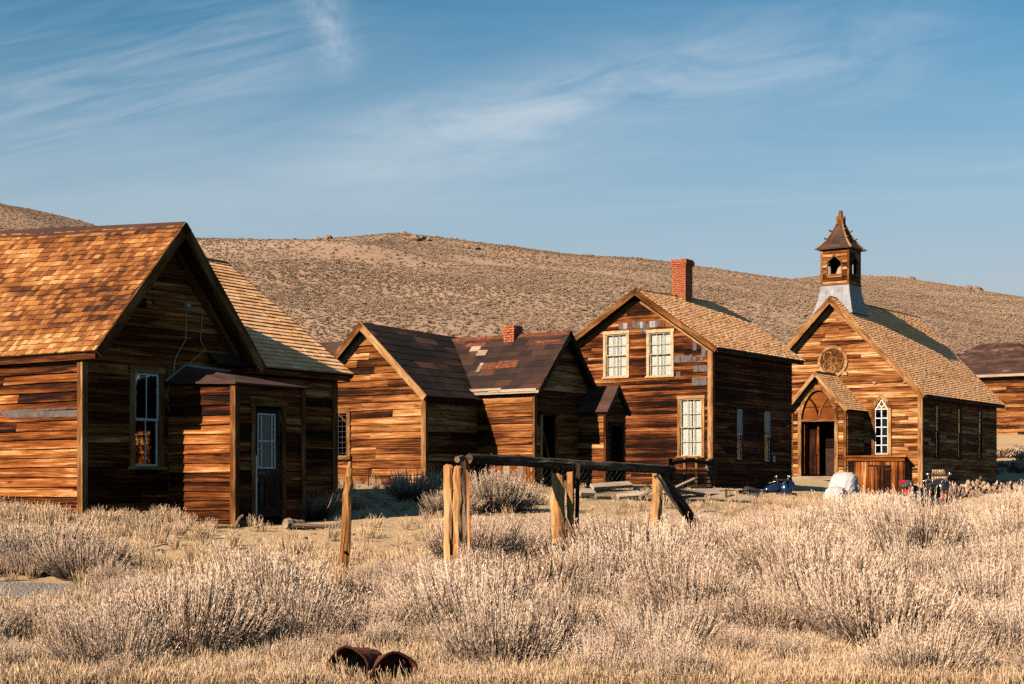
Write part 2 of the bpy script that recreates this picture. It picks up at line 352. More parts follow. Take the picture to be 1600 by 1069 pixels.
def hz(X, Y):
    """ground height relative to the eye"""
    X = np.atleast_1d(np.asarray(X, float)); Y = np.atleast_1d(np.asarray(Y, float))
    xc = np.clip(X, -90, 100); yc = np.clip(Y, -40, 170); n = len(CTRL)
    z = np.full(X.shape, RW[n])+RW[n+1]*xc+RW[n+2]*yc
    for (a, b, _), wgt in zip(CTRL, RW[:n]): z = z+wgt*np.hypot(xc-a, yc-b)
    far = Y > 150
    if far.any():
        t1 = np.clip((Y-150)/(H1-150), 0, 1.0); s1 = 1.3*t1-.3*t1**3
        c1 = np.interp(X, CREST1[:, 0], CREST1[:, 1]); z1 = z+(c1-z)*s1*.985-np.clip(Y-H1, 0, None)*.12
        t2 = np.clip((Y-200)/(H2-200), 0, 1.0); s2 = t2**1.25*1.1-.1*t2**3
        c2 = np.interp(X, CREST2[:, 0], CREST2[:, 1]); z2 = 6+(c2-6)*s2-np.clip(Y-H2, 0, None)*.12
        bump = 1.5*np.abs(np.sin(X*.028+.011*Y+.8*np.sin(Y*.017)))-1.6+np.sin(X*.045+Y*.013)*np.sin(Y*.037+1.3)*1.1+np.sin(X*.11+2.0+Y*.05)*np.sin(Y*.083)*.55
        fade = np.clip((Y-150)/80, 0, 1)*np.clip((H2+60-Y)/200, .15, 1)
        z = np.where(far, np.maximum(z1, z2)+bump*fade, z)
    return z
CX, CY, CW = CTRL[:, 0], CTRL[:, 1], RW[:len(CTRL)]
def gz(x, y):
    if y > 150: return float(hz(x, y)[0])
    x = min(max(x, -90), 100); y = max(y, -40); n = len(CX)
    return float(RW[n]+RW[n+1]*x+RW[n+2]*y+(CW*np.hypot(CX-x, CY-y)).sum())
def ground_at(px, py):
    """where the line of sight through a photograph pixel meets the ground"""
    d = 8.0
    while d < 160:
        if (HOR-py)/FPX*d <= gz((px-800)/FPX*d, d): break
        d += .1
    return (px-800)/FPX*d, d
def sheet(name, xs, ys, mat, dz=0.0, jitter=0.0):
    XX, YY = np.meshgrid(xs, ys); Z = hz(XX.ravel(), YY.ravel())+EYE+dz
    if jitter: Z = Z+rng.normal(0, jitter, Z.shape)*np.clip(1.5-np.abs(YY.ravel()-30)/60, 0, 1)
    v = np.stack([XX.ravel(), YY.ravel(), Z], 1); nx, ny = len(xs), len(ys)
    i = np.arange(nx*ny).reshape(ny, nx); f = np.stack([i[:-1, :-1], i[:-1, 1:], i[1:, 1:], i[1:, :-1]], -1).reshape(-1, 4)
    me = bpy.data.meshes.new(name); me.from_pydata(v.tolist(), [], f.tolist()); me.materials.append(M[mat])
    me.polygons.foreach_set('use_smooth', [True]*len(f)); me.update()
    o = bpy.data.objects.new(name, me); COL.objects.link(o); o['kind'] = 'structure'; return o
xs = np.concatenate([np.linspace(-700, -60, 17)[:-1], np.linspace(-60, -16, 23)[:-1], np.linspace(-16, 26, 169)[:-1], np.linspace(26, 90, 33)[:-1], np.linspace(90, 800, 18)])
ys = np.concatenate([np.linspace(-60, 8, 18)[:-1], np.linspace(8, 45, 186)[:-1], np.linspace(45, 90, 91)[:-1], np.linspace(90, 170, 33)])
sheet('ground', xs, ys, 'ground', 0, .012)
sheet('hills', np.concatenate([np.linspace(-700, -260, 12)[:-1], np.linspace(-260, 400, 166)[:-1], np.linspace(400, 800, 11)]), np.concatenate([np.linspace(170, 500, 111)[:-1], np.linspace(500, 1300, 60)]), 'hill')
# old gravel track crossing on the left
tr_me = MB(); trk = [(-14, 14.6, 17.6), (-9, 15.2, 17.9), (-6.5, 15.9, 18.1), (-5.4, 16.5, 18.1), (-4.6, 17.2, 17.8)]
for (x0, a0, b0), (x1, a1, b1) in zip(trk[:-1], trk[1:]):
    for k in range(5):
        for j in range(5):
            def q(fx, fy):
                x = x0+(x1-x0)*fx; a = a0+(a1-a0)*fx; b = b0+(b1-b0)*fx; y = a+(b-a)*fy; return (x, y, gz(x, y)+EYE+.03)
            tr_me.face([q(k/5, j/5), q((k+1)/5, j/5), q((k+1)/5, (j+1)/5), q(k/5, (j+1)/5)])
ZB = 0.0
tag(tr_me.build('track', 'gravel', None, True), kind='structure')

# ------------------------------------------------------------------ carpentry
def spans(lo, hi, holes, z0, z1):
    """cut the openings out of one course -> (s0, s1, z0, z1)"""
    cuts = sorted([h for h in holes if h[2] < z1-.004 and h[3] > z0+.004])
    out = []; cur = lo
    for h in cuts:
        if h[0] > cur+.02: out.append((cur, min(h[0], hi), z0, z1))
        a, b = max(h[0], lo), min(h[1], hi)
        if b-a > .03:
            def free(za, zb): return not any(k is not h and k[0] < (a+b)/2 < k[1] and k[2] < (za+zb)/2 < k[3] for k in holes)
            if h[2]-z0 > .02 and free(z0, h[2]): out.append((a, b, z0, h[2]))
            if z1-h[3] > .02 and free(h[3], z1): out.append((a, b, h[3], z1))
        cur = max(cur, h[1])
    if hi > cur+.02: out.append((cur, hi, z0, z1))
    return out
def wall(parent, name, O, a, n, L, z0, zl, zr=None, apex=None, holes=(), course=.165, mat='wood_orange', single=True, t=.022, lap=.028, split=.18, jit=.007, back='wood_dark', z0r=None):
    """a sheathing sheet with real openings, boarded with lapped planks; O = left end of the wall line, a = along, n = outward"""
    O, a, n = V(O), V(a), V(n); zr = zl if zr is None else zr
    def lim(z):
        if apex is None: return 0.0, L
        lo = 0.0 if z <= zl else (z-zl)/(apex[1]-zl)*apex[0]
        hi = L if z <= zr else L-(z-zr)/(apex[1]-zr)*(L-apex[0])
        return lo, hi
    def P(s, z, o): return O+a*s+n*o+V((0, 0, z))
    top = apex[1] if apex else zl
    zs = sorted({z0, zl, zr, top} | {h[2] for h in holes} | {h[3] for h in holes}); zs = [z for z in zs if z0 <= z <= top]
    bk = MB()
    for q0, q1 in zip(zs[:-1], zs[1:]):
        if q1-q0 < .003: continue
        l0, h0 = lim(q0+1e-6); l1, h1 = lim(q1-1e-6)
        for s0, s1, za, zb in spans(l0, h0, holes, q0, q1):
            f = (zb-q0)/(q1-q0)
            u0 = l1 if s0 == l0 else s0; u1 = h1 if s1 == h0 else s1
            if u1 < u0: u0 = u1 = (u0+u1)/2
            bk.hexa((P(s0, za, -.04), P(s1, za, -.04), P(u1, zb, -.04), P(u0, zb, -.04)), (P(s0, za, 0), P(s1, za, 0), P(u1, zb, 0), P(u0, zb, 0)))
    w = bk.build(name, back, parent)
    mb = MB(); z = z0; made = []
    while z < top-.03:
        c = course*random.uniform(.93, 1.07); q1 = min(z+c, top)
        if top-q1 < .05: q1 = top
        l0, h0 = lim(z+1e-6); l1, h1 = lim(q1-1e-6)
        for s0, s1, za, zb in spans(l0, h0, holes, z, q1):
            cut = [s0, s1]; ln = s1-s0
            if ln > 1.3 and random.random() < split: cut = [s0, s0+ln*random.uniform(.25, .75), s1]
            if ln > 3.5 and random.random() < split: cut = sorted(set(cut+[s0+ln*random.uniform(.15, .85)]))
            for c0, c1 in zip(cut[:-1], cut[1:]):
                if c1-c0 < .03: continue
                fz = lambda zz: (zz-z)/(q1-z)
                e0 = (l0+(l1-l0)*fz(zb)) if c0 == l0 and apex else c0
                e1 = (h0+(h1-h0)*fz(zb)) if c1 == h0 and apex else c1
                if e1 <= e0: e0 = e1 = (c0+c1)/2
                k = max(1, min(5, int((c1-c0)/.75))); p = mb if not single else MB()
                r = random.random(); uu = random.random()*60; vv = random.random()*60
                dz = [(random.uniform(-jit, jit), random.uniform(-jit, jit)*.6, random.uniform(0, jit)) for _ in range(k+1)]
                g = .003 if c0 > s0 else 0; i0 = len(p.v); sec = []
                ov = .008 if zb >= q1-.001 else 0
                for j in range(k+1):
                    ft = j/k; sb = c0+g+(c1-c0-g)*ft; st = e0+g+(e1-e0-g)*ft; d = dz[j]
                    za_ = max(za+d[0], z0-.05); zb_ = zb+ov+d[1]
                    p.v += [tuple(P(sb, za_, .001)), tuple(P(sb, za_, lap+t+d[2])), tuple(P(st, zb_, t*.5+d[2])), tuple(P(st, zb_, .001))]
                for j in range(k):
                    A = i0+j*4; Bq = A+4; us, ue = uu+(c1-c0)*j/k, uu+(c1-c0)*(j+1)/k; hgt = zb-za
                    for x, y, v0, v1 in ((1, 2, 0, hgt), (2, 3, hgt, hgt+t), (0, 1, -t, 0)):
                        p.f.append((A+x, Bq+x, Bq+y, A+y)); p.uv.append([(us, vv+v0), (ue, vv+v0), (ue, vv+v1), (us, vv+v1)]); p.r.append(r)
                E = i0+k*4; p.f.append((i0, i0+1, i0+2, i0+3)[::-1]); p.uv.append([(uu, vv), (uu, vv+.02), (uu, vv+.1), (uu, vv+.12)]); p.r.append(r)
                p.f.append((E, E+1, E+2, E+3)); p.uv.append([(uu, vv), (uu, vv+.02), (uu, vv+.1), (uu, vv+.12)]); p.r.append(r)
                if single: p.build('plank', mat, w)
        z = q1
    if not single: mb.build('siding', mat, w, kind='stuff')
    return w
def board(parent, name, a, b, w_, h_, mat='wood_trim', up=(0, 0, 1)):
    m = MB(); m.bar(a, b, w_, h_, up); return m.build(name, mat, parent)
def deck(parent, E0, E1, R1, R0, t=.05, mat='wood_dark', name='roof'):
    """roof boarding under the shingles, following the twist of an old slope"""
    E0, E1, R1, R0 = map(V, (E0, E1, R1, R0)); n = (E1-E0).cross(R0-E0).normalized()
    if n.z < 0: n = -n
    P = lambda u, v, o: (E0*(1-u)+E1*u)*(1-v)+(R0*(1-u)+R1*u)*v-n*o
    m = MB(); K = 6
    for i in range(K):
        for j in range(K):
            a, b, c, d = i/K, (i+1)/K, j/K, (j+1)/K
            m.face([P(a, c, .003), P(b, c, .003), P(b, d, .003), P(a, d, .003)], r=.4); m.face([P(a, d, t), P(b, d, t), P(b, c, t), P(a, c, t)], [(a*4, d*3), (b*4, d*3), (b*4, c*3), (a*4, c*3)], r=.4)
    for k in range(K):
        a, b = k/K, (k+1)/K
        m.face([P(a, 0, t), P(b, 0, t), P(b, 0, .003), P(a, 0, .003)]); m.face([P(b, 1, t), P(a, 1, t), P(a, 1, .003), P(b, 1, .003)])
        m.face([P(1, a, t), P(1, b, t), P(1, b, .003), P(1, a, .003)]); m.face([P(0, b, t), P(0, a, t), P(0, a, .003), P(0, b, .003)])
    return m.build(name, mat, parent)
CAMP = V((0, 0, EYE))
def shingles(parent, root, E0, E1, R1, R0, expo=.13, wr=(.10, .17), mat='shingle_orange', keep=0, th=.014, name='shingle', skip=None, sag=0.0, over=1.5, rag=.006):
    """courses of lapped shingles on a (possibly twisted) roof slope; `keep` nearest ones become objects of their own"""
    E0, E1, R1, R0 = map(V, (E0, E1, R1, R0))
    Ls = ((R0-E0).length+(R1-E1).length)/2; Le = (E1-E0).length; rows = max(2, round(Ls/expo)); items = []
    nrm = (E1-E0).cross(R0-E0).normalized(); sg = 1 if nrm.z > 0 else -1; nrm *= sg
    def P(u, v): return (E0*(1-u)+E1*u)*(1-v)+(R0*(1-u)+R1*u)*v-nrm*sag*math.sin(math.pi*v)*math.sin(math.pi*min(1, max(0, u)))
    for k in range(rows):
        v0 = k/rows; u = -random.random()*wr[1]/Le; ro = random.uniform(-1, 1)*.003
        while u < 1:
            wd = random.uniform(*wr)/Le; ua, ub = max(0, u), min(1, u+wd); u += wd
            if (ub-ua)*Le < .025: continue
            vb = v0+(random.uniform(-rag, rag)+ro)/Ls; vt = min(vb+over/rows, 1.0)
            if skip and skip((ua+ub)/2, v0): continue
            items.append((ua, ub, max(vb, -.02), vt, random.random()))
    M4 = Matrix.LocRotScale(root.location, root.rotation_euler, root.scale)
    ctr = [M4 @ (P((i[0]+i[1])/2, i[2])-V((0, 0, ZB))) for i in items]
    def sees(c):
        px = c.x/c.y*FPX+800 if c.y > 1 else -9999
        return 0 if -15 < px < 1615 else 1
    order = sorted(range(len(items)), key=lambda i: (sees(ctr[i]), (ctr[i]-CAMP).length)); solo = set(order[:keep]); mb = MB()
    for i, (ua, ub, vb, vt, r) in enumerate(items):
        m = MB() if i in solo else mb; g = .0025/Le; th_ = th*(.8+.5*r)
        p = (P(ua+g, vb), P(ub-g, vb), P(ub-g, vt), P(ua+g, vt)); top = (p[0]+nrm*(th_+.006), p[1]+nrm*(th_+.006), p[2]+nrm*.004, p[3]+nrm*.004)
        if sg > 0: m.hexa(p, top, r)
        else: m.hexa((p[1], p[0], p[3], p[2]), (top[1], top[0], top[3], top[2]), r)
        if i in solo: m.build(name, mat, parent)
    if mb.f: mb.build(name+'_field' if keep else name+'_courses', mat, parent, kind='stuff')
def barge(parent, E, Rr, gn, depth=.18, t=.04, mat='wood_trim', lift=.02, name='barge_board'):
    E, Rr, gn = V(E), V(Rr), V(gn); d = (Rr-E).normalized(); dn = gn.cross(d).normalized()
    if dn.z > 0: dn = -dn
    a, b = E-dn*lift, Rr-dn*lift; m = MB(); k = dn*(depth+lift)
    m.hexa((a, b, b+k, a+k), (a+gn*t, b+gn*t, b+k+gn*t, a+k+gn*t)); return m.build(name, mat, parent)
def window(parent, O, a, n, s0, s1, z0, z1, cas=.10, cols=2, rows=2, sash='white_paint', trim='wood_trim', curtain=None, bar=.022, depth=.06, sill=True, double=True, head=.12):
    """casing (the part) with sashes, panes and curtain as its pieces; s, z give the clear opening"""
    O, a, n = V(O), V(a), V(n)
    def P(s, z, o=0.0): return O+a*s+n*o+V((0, 0, z))
    m = MB()
    def slab(mb, sa, sb, za, zb, o0, o1):
        vert = (zb-za) > (sb-sa)
        if vert: mb.hexa((P(sb, za, o0), P(sb, zb, o0), P(sa, zb, o0), P(sa, za, o0)), (P(sb, za, o1), P(sb, zb, o1), P(sa, zb, o1), P(sa, za, o1)))
        else: mb.hexa((P(sa, za, o0), P(sb, za, o0), P(sb, zb, o0), P(sa, zb, o0)), (P(sa, za, o1), P(sb, za, o1), P(sb, zb, o1), P(sa, zb, o1)))
    slab(m, s0-cas, s0, z0-.01, z1+.003, -.06, depth); slab(m, s1, s1+cas, z0-.01, z1+.003, -.06, depth)
    slab(m, s0-cas-.02, s1+cas+.02, z1+.003, z1+head, -.06, depth+.008)
    if sill: slab(m, s0-cas-.03, s1+cas+.03, z0-.06, z0-.01, -.06, depth+.05)
    w = m.build('window', trim, parent)
    halves = [(z0, (z0+z1)/2+.015, -.012), ((z0+z1)/2-.015, z1, .012)] if double else [(z0, z1, 0)]
    for za, zb, off in halves:
        q = MB(); f = .04; o0, o1 = off-.012, off+.012
        slab(q, s0, s0+f, za, zb, o0, o1); slab(q, s1-f, s1, za, zb, o0, o1); slab(q, s0+f, s1-f, za, za+f, o0+.001, o1-.001); slab(q, s0+f, s1-f, zb-f, zb, o0+.001, o1-.001)
        sw = (s1-s0-2*f)/cols; sh = (zb-za-2*f)/rows
        for c in range(1, cols): slab(q, s0+f+sw*c-bar/2, s0+f+sw*c+bar/2, za+f, zb-f, o0+.002, o1-.002)
        for c in range(1, rows): slab(q, s0+f, s1-f, za+f+sh*c-bar/2, za+f+sh*c+bar/2, o0+.003, o1-.003)
        q.build('sash', sash, w)
        for c in range(cols):
            for d in range(rows):
                g = MB(); slab(g, s0+f+sw*c, s0+f+sw*(c+1), za+f+sh*d, za+f+sh*(d+1), off-.002, off+.002); g.build('pane', 'glass', w)
    if curtain:
        for (ca, cb) in curtain:
            g = MB(); k = max(6, int((cb-ca)/.03)); prev = None
            for j in range(k+1):
                s = ca+(cb-ca)*j/k; o = -.075+.012*math.sin(j*1.9+random.random()*.7)
                if prev is not None:
                    g.face([P(prev[0], z0+.01, prev[1]-.006), P(s, z0+.01, o-.006), P(s, z1-.02, o), P(prev[0], z1-.02, prev[1])])
                prev = (s, o)
            g.build('curtain', 'curtain', w, True)
    return w
def ridge_cap(parent, a, b, w_=.13, mat='tarpaper', drop=.07, acr=(1, 0, 0), name='ridge_cap', lift=.025):
    a, b, acr = V(a), V(b), V(acr); m = MB(); z = V((0, 0, lift)); dn = V((0, 0, -drop))
    for s_ in (1, -1):
        p = [a+z, b+z, b+z+acr*s_*w_+dn, a+z+acr*s_*w_+dn]; lo = [q-V((0, 0, .02)) for q in p]
        m.hexa(tuple(lo) if s_ < 0 else tuple(lo[::-1]), tuple(p) if s_ < 0 else tuple(p[::-1]))
    return m.build(name, mat, parent)
def brick_stack(parent, cx, cy, z0, z1, w_, d_, corbel=.05):
    c = MB(); c.box((cx-w_/2+.006, cy-d_/2+.006, z0), (cx+w_/2-.006, cy+d_/2-.006, z1-.02)); ch = c.build('chimney', 'mortar', parent)
    b = MB(); z = z0; k = 0
    while z < z1-.03:
        gr = corbel*max(0, 1-abs(z1-.16-z)/.17) if z > z1-.34 else 0; W, D = w_+2*gr, d_+2*gr
        nw = max(2, round(W/.21)); nd = max(2, round(D/.21)); off = .5 if k % 2 else 0
        for axis, n_, Ln in ((0, nw, W), (1, nd, D)):
            for side in (-1, 1):
                for j in range(n_+1):
                    s0 = max(0, (j-off)/n_)*Ln; s1 = min(1, (j+1-off)/n_)*Ln
                    if s1-s0 < .03: continue
                    o = random.uniform(-.004, .005)
                    if axis == 0: lo, hi = (cx-W/2+s0+.008, cy+side*D/2-.05+o*side, z+.008), (cx-W/2+s1-.008, cy+side*D/2+.05*0+o*side+(.05 if side < 0 else 0), z+.062)
                    else: lo, hi = (cx+side*W/2-.05+o*side, cy-D/2+s0+.009, z+.0085), (cx+side*W/2+o*side+(.05 if side < 0 else 0), cy-D/2+s1-.009, z+.0615)
                    b.box([min(p, q) for p, q in zip(lo, hi)], [max(p, q) for p, q in zip(lo, hi)], random.random())
        z += .07; k += 1
    b.build('brickwork', 'brick', ch, kind='stuff'); return ch
X_, Y_, Z_ = V((1, 0, 0)), V((0, 1, 0)), V((0, 0, 1))

# ------------------------------------------------------------------ big cottage on the left
def cottage():
    h = building('wooden_cottage', 'large weathered cottage with orange shingle roof and small entry porch', -7.384, 27.0, -.62)
    za, ze = -.66, 2.33
    L = 6.2
    tin = (-1.15, 0.0, 1.16, 1.30)
    wall(h, 'wall', (-L, 0, 0), X_, -Y_, L-.06, za, ze, mat='wood_orange', course=.163, split=.4, jit=.008)
    wn = (1.11, 1.68, .36, 2.03)
    wall(h, 'wall', (0, 0.06, 0), Y_, X_, 3.78, za, ze, apex=(1.88, 4.62), holes=[(wn[0]-.06, wn[1]-.06, wn[2], wn[3])], mat='wood_orange', course=.175, split=.3)
    wall(h, 'wall', (0, 3.84, 0), Y_, X_, 2.70, za, ze, holes=[(.75, 1.55, .45, 2.0)], mat='wood_orange', course=.175, split=.3)
    wall(h, 'wall', (0, 6.54, 0), -X_, Y_, 7.0, za, ze, apex=(3.5, 4.86), single=False, mat='wood_orange')
    wall(h, 'wall', (-L, 3.84, 0), -Y_, -X_, 3.84, za, ze, apex=(1.92, 4.9), single=False, mat='wood_orange')
    wall(h, 'wall', (-7.0, 6.54, 0), -Y_, -X_, 2.7, za, ze, single=False, mat='wood_orange')
    wall(h, 'wall', (-7.0, 3.84, 0), X_, -Y_, .8, za, ze, single=False, mat='wood_orange')
    # corner boards
    for (x, y), d in (((0.02, -.02), X_),):
        m = MB(); m.box((-.085, -.062, za-.03), (.0, -.036, ze+.1), axis=2); m.box((.003, -.062, za-.03), (.05, .06, ze+.12), axis=2); m.build('corner_board', 'wood_trim', h)
    m = MB(); m.box((.037, 6.42, za), (.062, 6.57, ze), axis=2); m.build('corner_board', 'wood_trim', h)
    m = MB(); m.box((.037, 3.74, za), (.066, 3.90, 2.1), axis=2); m.build('corner_board', 'wood_trim', h)
    # rusty tin patch among the boards
    m = MB(); m.hexa((V((-1.95, -.046, 1.22)), V((-.09, -.046, 1.20)), V((-.09, -.046, 1.36)), V((-2.3, -.046, 1.37))), (V((-1.95, -.052, 1.22)), V((-.09, -.052, 1.20)), V((-.09, -.052, 1.36)), V((-2.3, -.052, 1.37))))
    tag(m.build('tin_patch', 'tin_patch', h), 'rusty tin strip nailed between the boards')
    # main roof, ridge along x, twisted: the ridge climbs to the left
    e0, e1 = V((-L-.3, -.14, 2.32)), V((.47, -.14, 2.30)); r0, r1 = V((-L-.3, 1.92, 5.18)), V((.47, 1.92, 4.75))
    f0, f1 = V((-L-.3, 3.98, 2.32)), V((.47, 3.98, 2.27))
    rf = deck(h, e0, e1, r1, r0)
    shingles(rf, h, e0, e1, r1, r0, .128, (.09, .19), 'shingle_orange', keep=300, th=.022, rag=.008)
    rb = deck(h, f1, f0, r0, r1)
    shingles(rb, h, f1, f0, r0, r1, .128, (.09, .19), 'shingle_orange')
    ridge_cap(rf, (-L-.3, 1.92, 5.18), (-2.2, 1.92, 4.925), .13, 'tar_sheet', .16, (0, 1, 0)); ridge_cap(rf, (-2.2, 1.92, 4.92), (.48, 1.92, 4.755), .12, 'rusty_tin', .15, (0, 1, 0))
    barge(rf, e1, r1, X_, .16); barge(rb, f1, r1, X_, .17)
    # soffit boards under the projecting gable
    for (E, Rr, par) in ((e1, r1, rf), (f1, r1, rb)):
        d = (Rr-E); nn = d.cross(X_).normalized()
        if nn.z > 0: nn = -nn
        for k in range(3):
            x0 = .03+k*.145; m = MB(); a = E-X_*(.47-x0)+nn*.053; b = Rr-X_*(.47-x0)+nn*.053
            m.hexa((a, b, b+X_*.135, a+X_*.135), (a+nn*.02, b+nn*.02, b+X_*.135+nn*.02, a+X_*.135+nn*.02)); m.build('soffit_board', 'wood_brown', par)
        m = MB(); a = E-X_*.415+nn*.08; b = Rr-X_*.415+nn*.08
        m.hexa((a, b, b+nn*.16, a+nn*.16), (a+X_*.03, b+X_*.03, b+nn*.16+X_*.03, a+nn*.16+X_*.03)); m.build('frieze_board', 'wood_brown', par)
    board(h, 'fascia', (-L-.3, -.115, 2.24), (.46, -.115, 2.22), .03, .10, 'wood_brown')
    # rear wing, ridge along y
    g0, g1 = V((.34, 2.9, 2.30)), V((.34, 6.72, 2.30)); q0, q1 = V((-3.3, 2.9, 4.95)), V((-3.3, 6.72, 4.90))
    k0, k1 = V((-7.25, 3.5, 2.2)), V((-7.25, 6.72, 2.2))
    rc = deck(h, g0, g1, q1, q0)
    def hidden(u, v):                          # courses stop at the main roof
        y = 2.9+(6.72-2.9)*u; x = .34+(-3.3-.34)*v; z = 2.3+2.63*v
        main = 4.78-abs(y-1.92)*1.19
        return y < 3.98 and z < main-.02
    shingles(rc, h, g0, g1, q1, q0, .15, (.16, .30), 'shingle_tan', th=.026, skip=hidden)
    rd = deck(h, k1, k0, q0+V((0, .6, 0)), q1); shingles(rd, h, k1, k0, q0+V((0, .6, 0)), q1, .15, (.16, .30), 'shingle_tan')
    ridge_cap(rc, (-3.3, 3.0, 4.965), (-3.3, 6.74, 4.915), .12, 'rust_dark', .09, (1, 0, 0)); barge(rc, g1, q1, Y_, .1); barge(rd, k1, q1, Y_, .1)
    board(h, 'fascia', (.29, 3.7, 2.22), (.29, 6.68, 2.22), .03, .12, 'wood_brown')
    # tall sash windows of the shaded gable
    window(h, (.02, 0, 0), Y_, X_, wn[0], wn[1], wn[2], wn[3], .11, 2, 1, bar=.02, depth=.055)
    window(h, (.02, 0, 0), Y_, X_, 4.6, 5.38, .46, 2.0, .10, 2, 1, bar=.02, depth=.055)
    board(h, 'corner_board', (.045, 1.97, za), (.045, 1.97, 2.1), .03, .12, 'wood_trim', (0, 1, 0))
    # cables hanging on the gable
    for pts in ([(.06, 2.35, 3.32), (.09, 2.30, 2.7), (.09, 2.05, 2.35), (.08, 1.99, 2.0), (.08, 2.1, 1.83)], [(.06, 2.75, 3.2), (.08, 2.68, 2.72), (.1, 2.78, 2.55), (.1, 2.4, 2.28), (.09, 2.08, 2.05), (.08, 2.05, 1.86)]):
        m = MB(); m.tube(pts, .008, 6); m.build('cable', 'cable', h, True)
    m = MB(); m.box((.05, 2.30, 3.30), (.12, 2.40, 3.36)); m.box((.05, 1.72, 3.98), (.10, 1.76, 4.02)); m.build('bracket', 'cable', h)
    # gable vent board
    m = MB(); m.box((.04, 1.55, 3.28), (.065, 2.25, 3.42)); m.box((.04, 1.5, 3.9), (.07, 2.3, 3.96)); m.build('gable_trim', 'wood_brown', h)
    # entry porch
    px, y0, y1, zt = 1.70, 1.95, 3.66, 1.78
    wall(h, 'porch_wall', (.05, y0, 0), X_, -Y_, px-.05, -.76, 1.80, mat='wood_orange', course=.172, split=.1)
    dr = (2.42, 3.08, -.55, 1.42)
    wall(h, 'porch_wall', (px, y0, 0), Y_, X_, y1-y0, -.76, 1.80, holes=[(dr[0]-y0-.02, dr[1]-y0+.02, -.8, dr[3]+.02)], mat='wood_orange', course=.172, split=.1)
    wall(h, 'porch_wall', (px, y1, 0), -X_, Y_, px-.05, -.76, 1.80, mat='wood_orange', single=False)
    m = MB(); m.box((px-.07, y0-.062, -.72), (px, y0-.038, 1.83), axis=2); m.box((px+.002, y0-.062, -.72), (px+.058, y0+.05, 1.83), axis=2); m.build('corner_board', 'wood_trim', h)
    board(h, 'corner_board', (px+.05, y1, -.7), (px+.05, y1, 1.8), .03, .10, 'wood_trim', (0, 1, 0))
    # porch roof: hipped lean-to in rusty tin
    ov = .12; a = V((px+ov, y0-ov, 1.83)); b = V((px+ov, y1+ov, 1.83)); c = V((.06, y1+ov, 2.12)); d = V((.06, y0-ov, 1.90)); e = V((.06, y0+.35, 2.22)); f = V((px-.35, y0+.35, 1.98))
    m = MB()
    for q in ([a, b, c, e, f], [d, a, f, e]): m.face(q, r=.4)
    for q in ([a, b, c, e, f], [d, a, f, e]): m.face([p-Z_*.035 for p in q][::-1], r=.4)
    rim = [d, a, b, c]
    for p, q in zip(rim[:-1], rim[1:]): m.face([p-Z_*.035, q-Z_*.035, q, p], r=.3)
    pr = m.build('porch_roof', 'rusty_tin', h)
    m = MB(); m.bar(e+Z_*.01, d+V((0, .0, .01)), .05, .03); m.bar(e+Z_*.012, V((.07, y1-.2, 2.19)), .03, .05); m.build('flashing', 'tin_grey', pr)
    # porch door with a glazed upper half
    m = MB()
    for sa, sb, q0_, q1_ in ((dr[0], dr[0]+.09, -.55, 1.4), (dr[1]-.12, dr[1], -.55, 1.4), (dr[0]+.09, dr[1]-.12, 1.31, 1.4), (dr[0]+.09, dr[1]-.12, .14, .32), (dr[0]+.09, dr[1]-.12, -.55, -.38)):
        m.box((px-.035, sa, q0_), (px+.005, sb, q1_))
    m.box((px-.03, 2.72, -.38), (px+.002, 2.78, .14)); m.box((px-.028, 2.51, -.38), (px-.015, 2.96, .14)); do = m.build('door', 'wood_dark', h)
    m = MB()
    for s in (2.51, 2.60, 2.87, 2.95): m.box((px-.02, s-.011, .32), (px+.008, s+.011, 1.31), axis=2)
    for z in (.33, .815, 1.30): m.box((px-.018, 2.505, z-.011), (px+.006, 2.955, z+.011), axis=1)
    m.build('glazing_bar', 'white_paint', do)
    for sa, sb in ((2.52, 2.59), (2.61, 2.86), (2.88, 2.94)):
        for q0_, q1_ in ((.34, .805), (.825, 1.29)):
            m = MB(); m.box((px-.012, sa, q0_), (px-.008, sb, q1_)); m.build('pane', 'glass', do)
    m = MB(); m.tube([(px+.005, 2.465, .12), (px+.05, 2.465, .12)], .022, 8); m.build('handle', 'grey_metal', do)
    fr = MB(); fr.box((px+.03, dr[0]-.11, -.6), (px+.062, dr[0]-.02, 1.44), axis=2); fr.box((px+.03, dr[1]+.02, -.6), (px+.062, dr[1]+.11, 1.44), axis=2); fr.box((px+.03, dr[0]-.16, 1.44), (px+.072, dr[1]+.16, 1.60), axis=1)
    fr.build('door_frame', 'wood_trim', h)
    m = MB(); m.box((px+.062, 2.395, -.52), (px+.075, 2.42, 0.55), axis=2); m.build('edge_strip', 'white_paint', h)
    m = MB(); m.box((.1, y0+.05, -.76), (px-.04, y1-.05, -.60)); m.build('porch_floor', 'wood_dark', h)
    # stone footing and sill skirt
    m = MB(); m.box((.004, .05, -.9), (.034, 1.9, -.47), axis=1); m.build('skirt_board', 'tin_patch', h)
cottage()

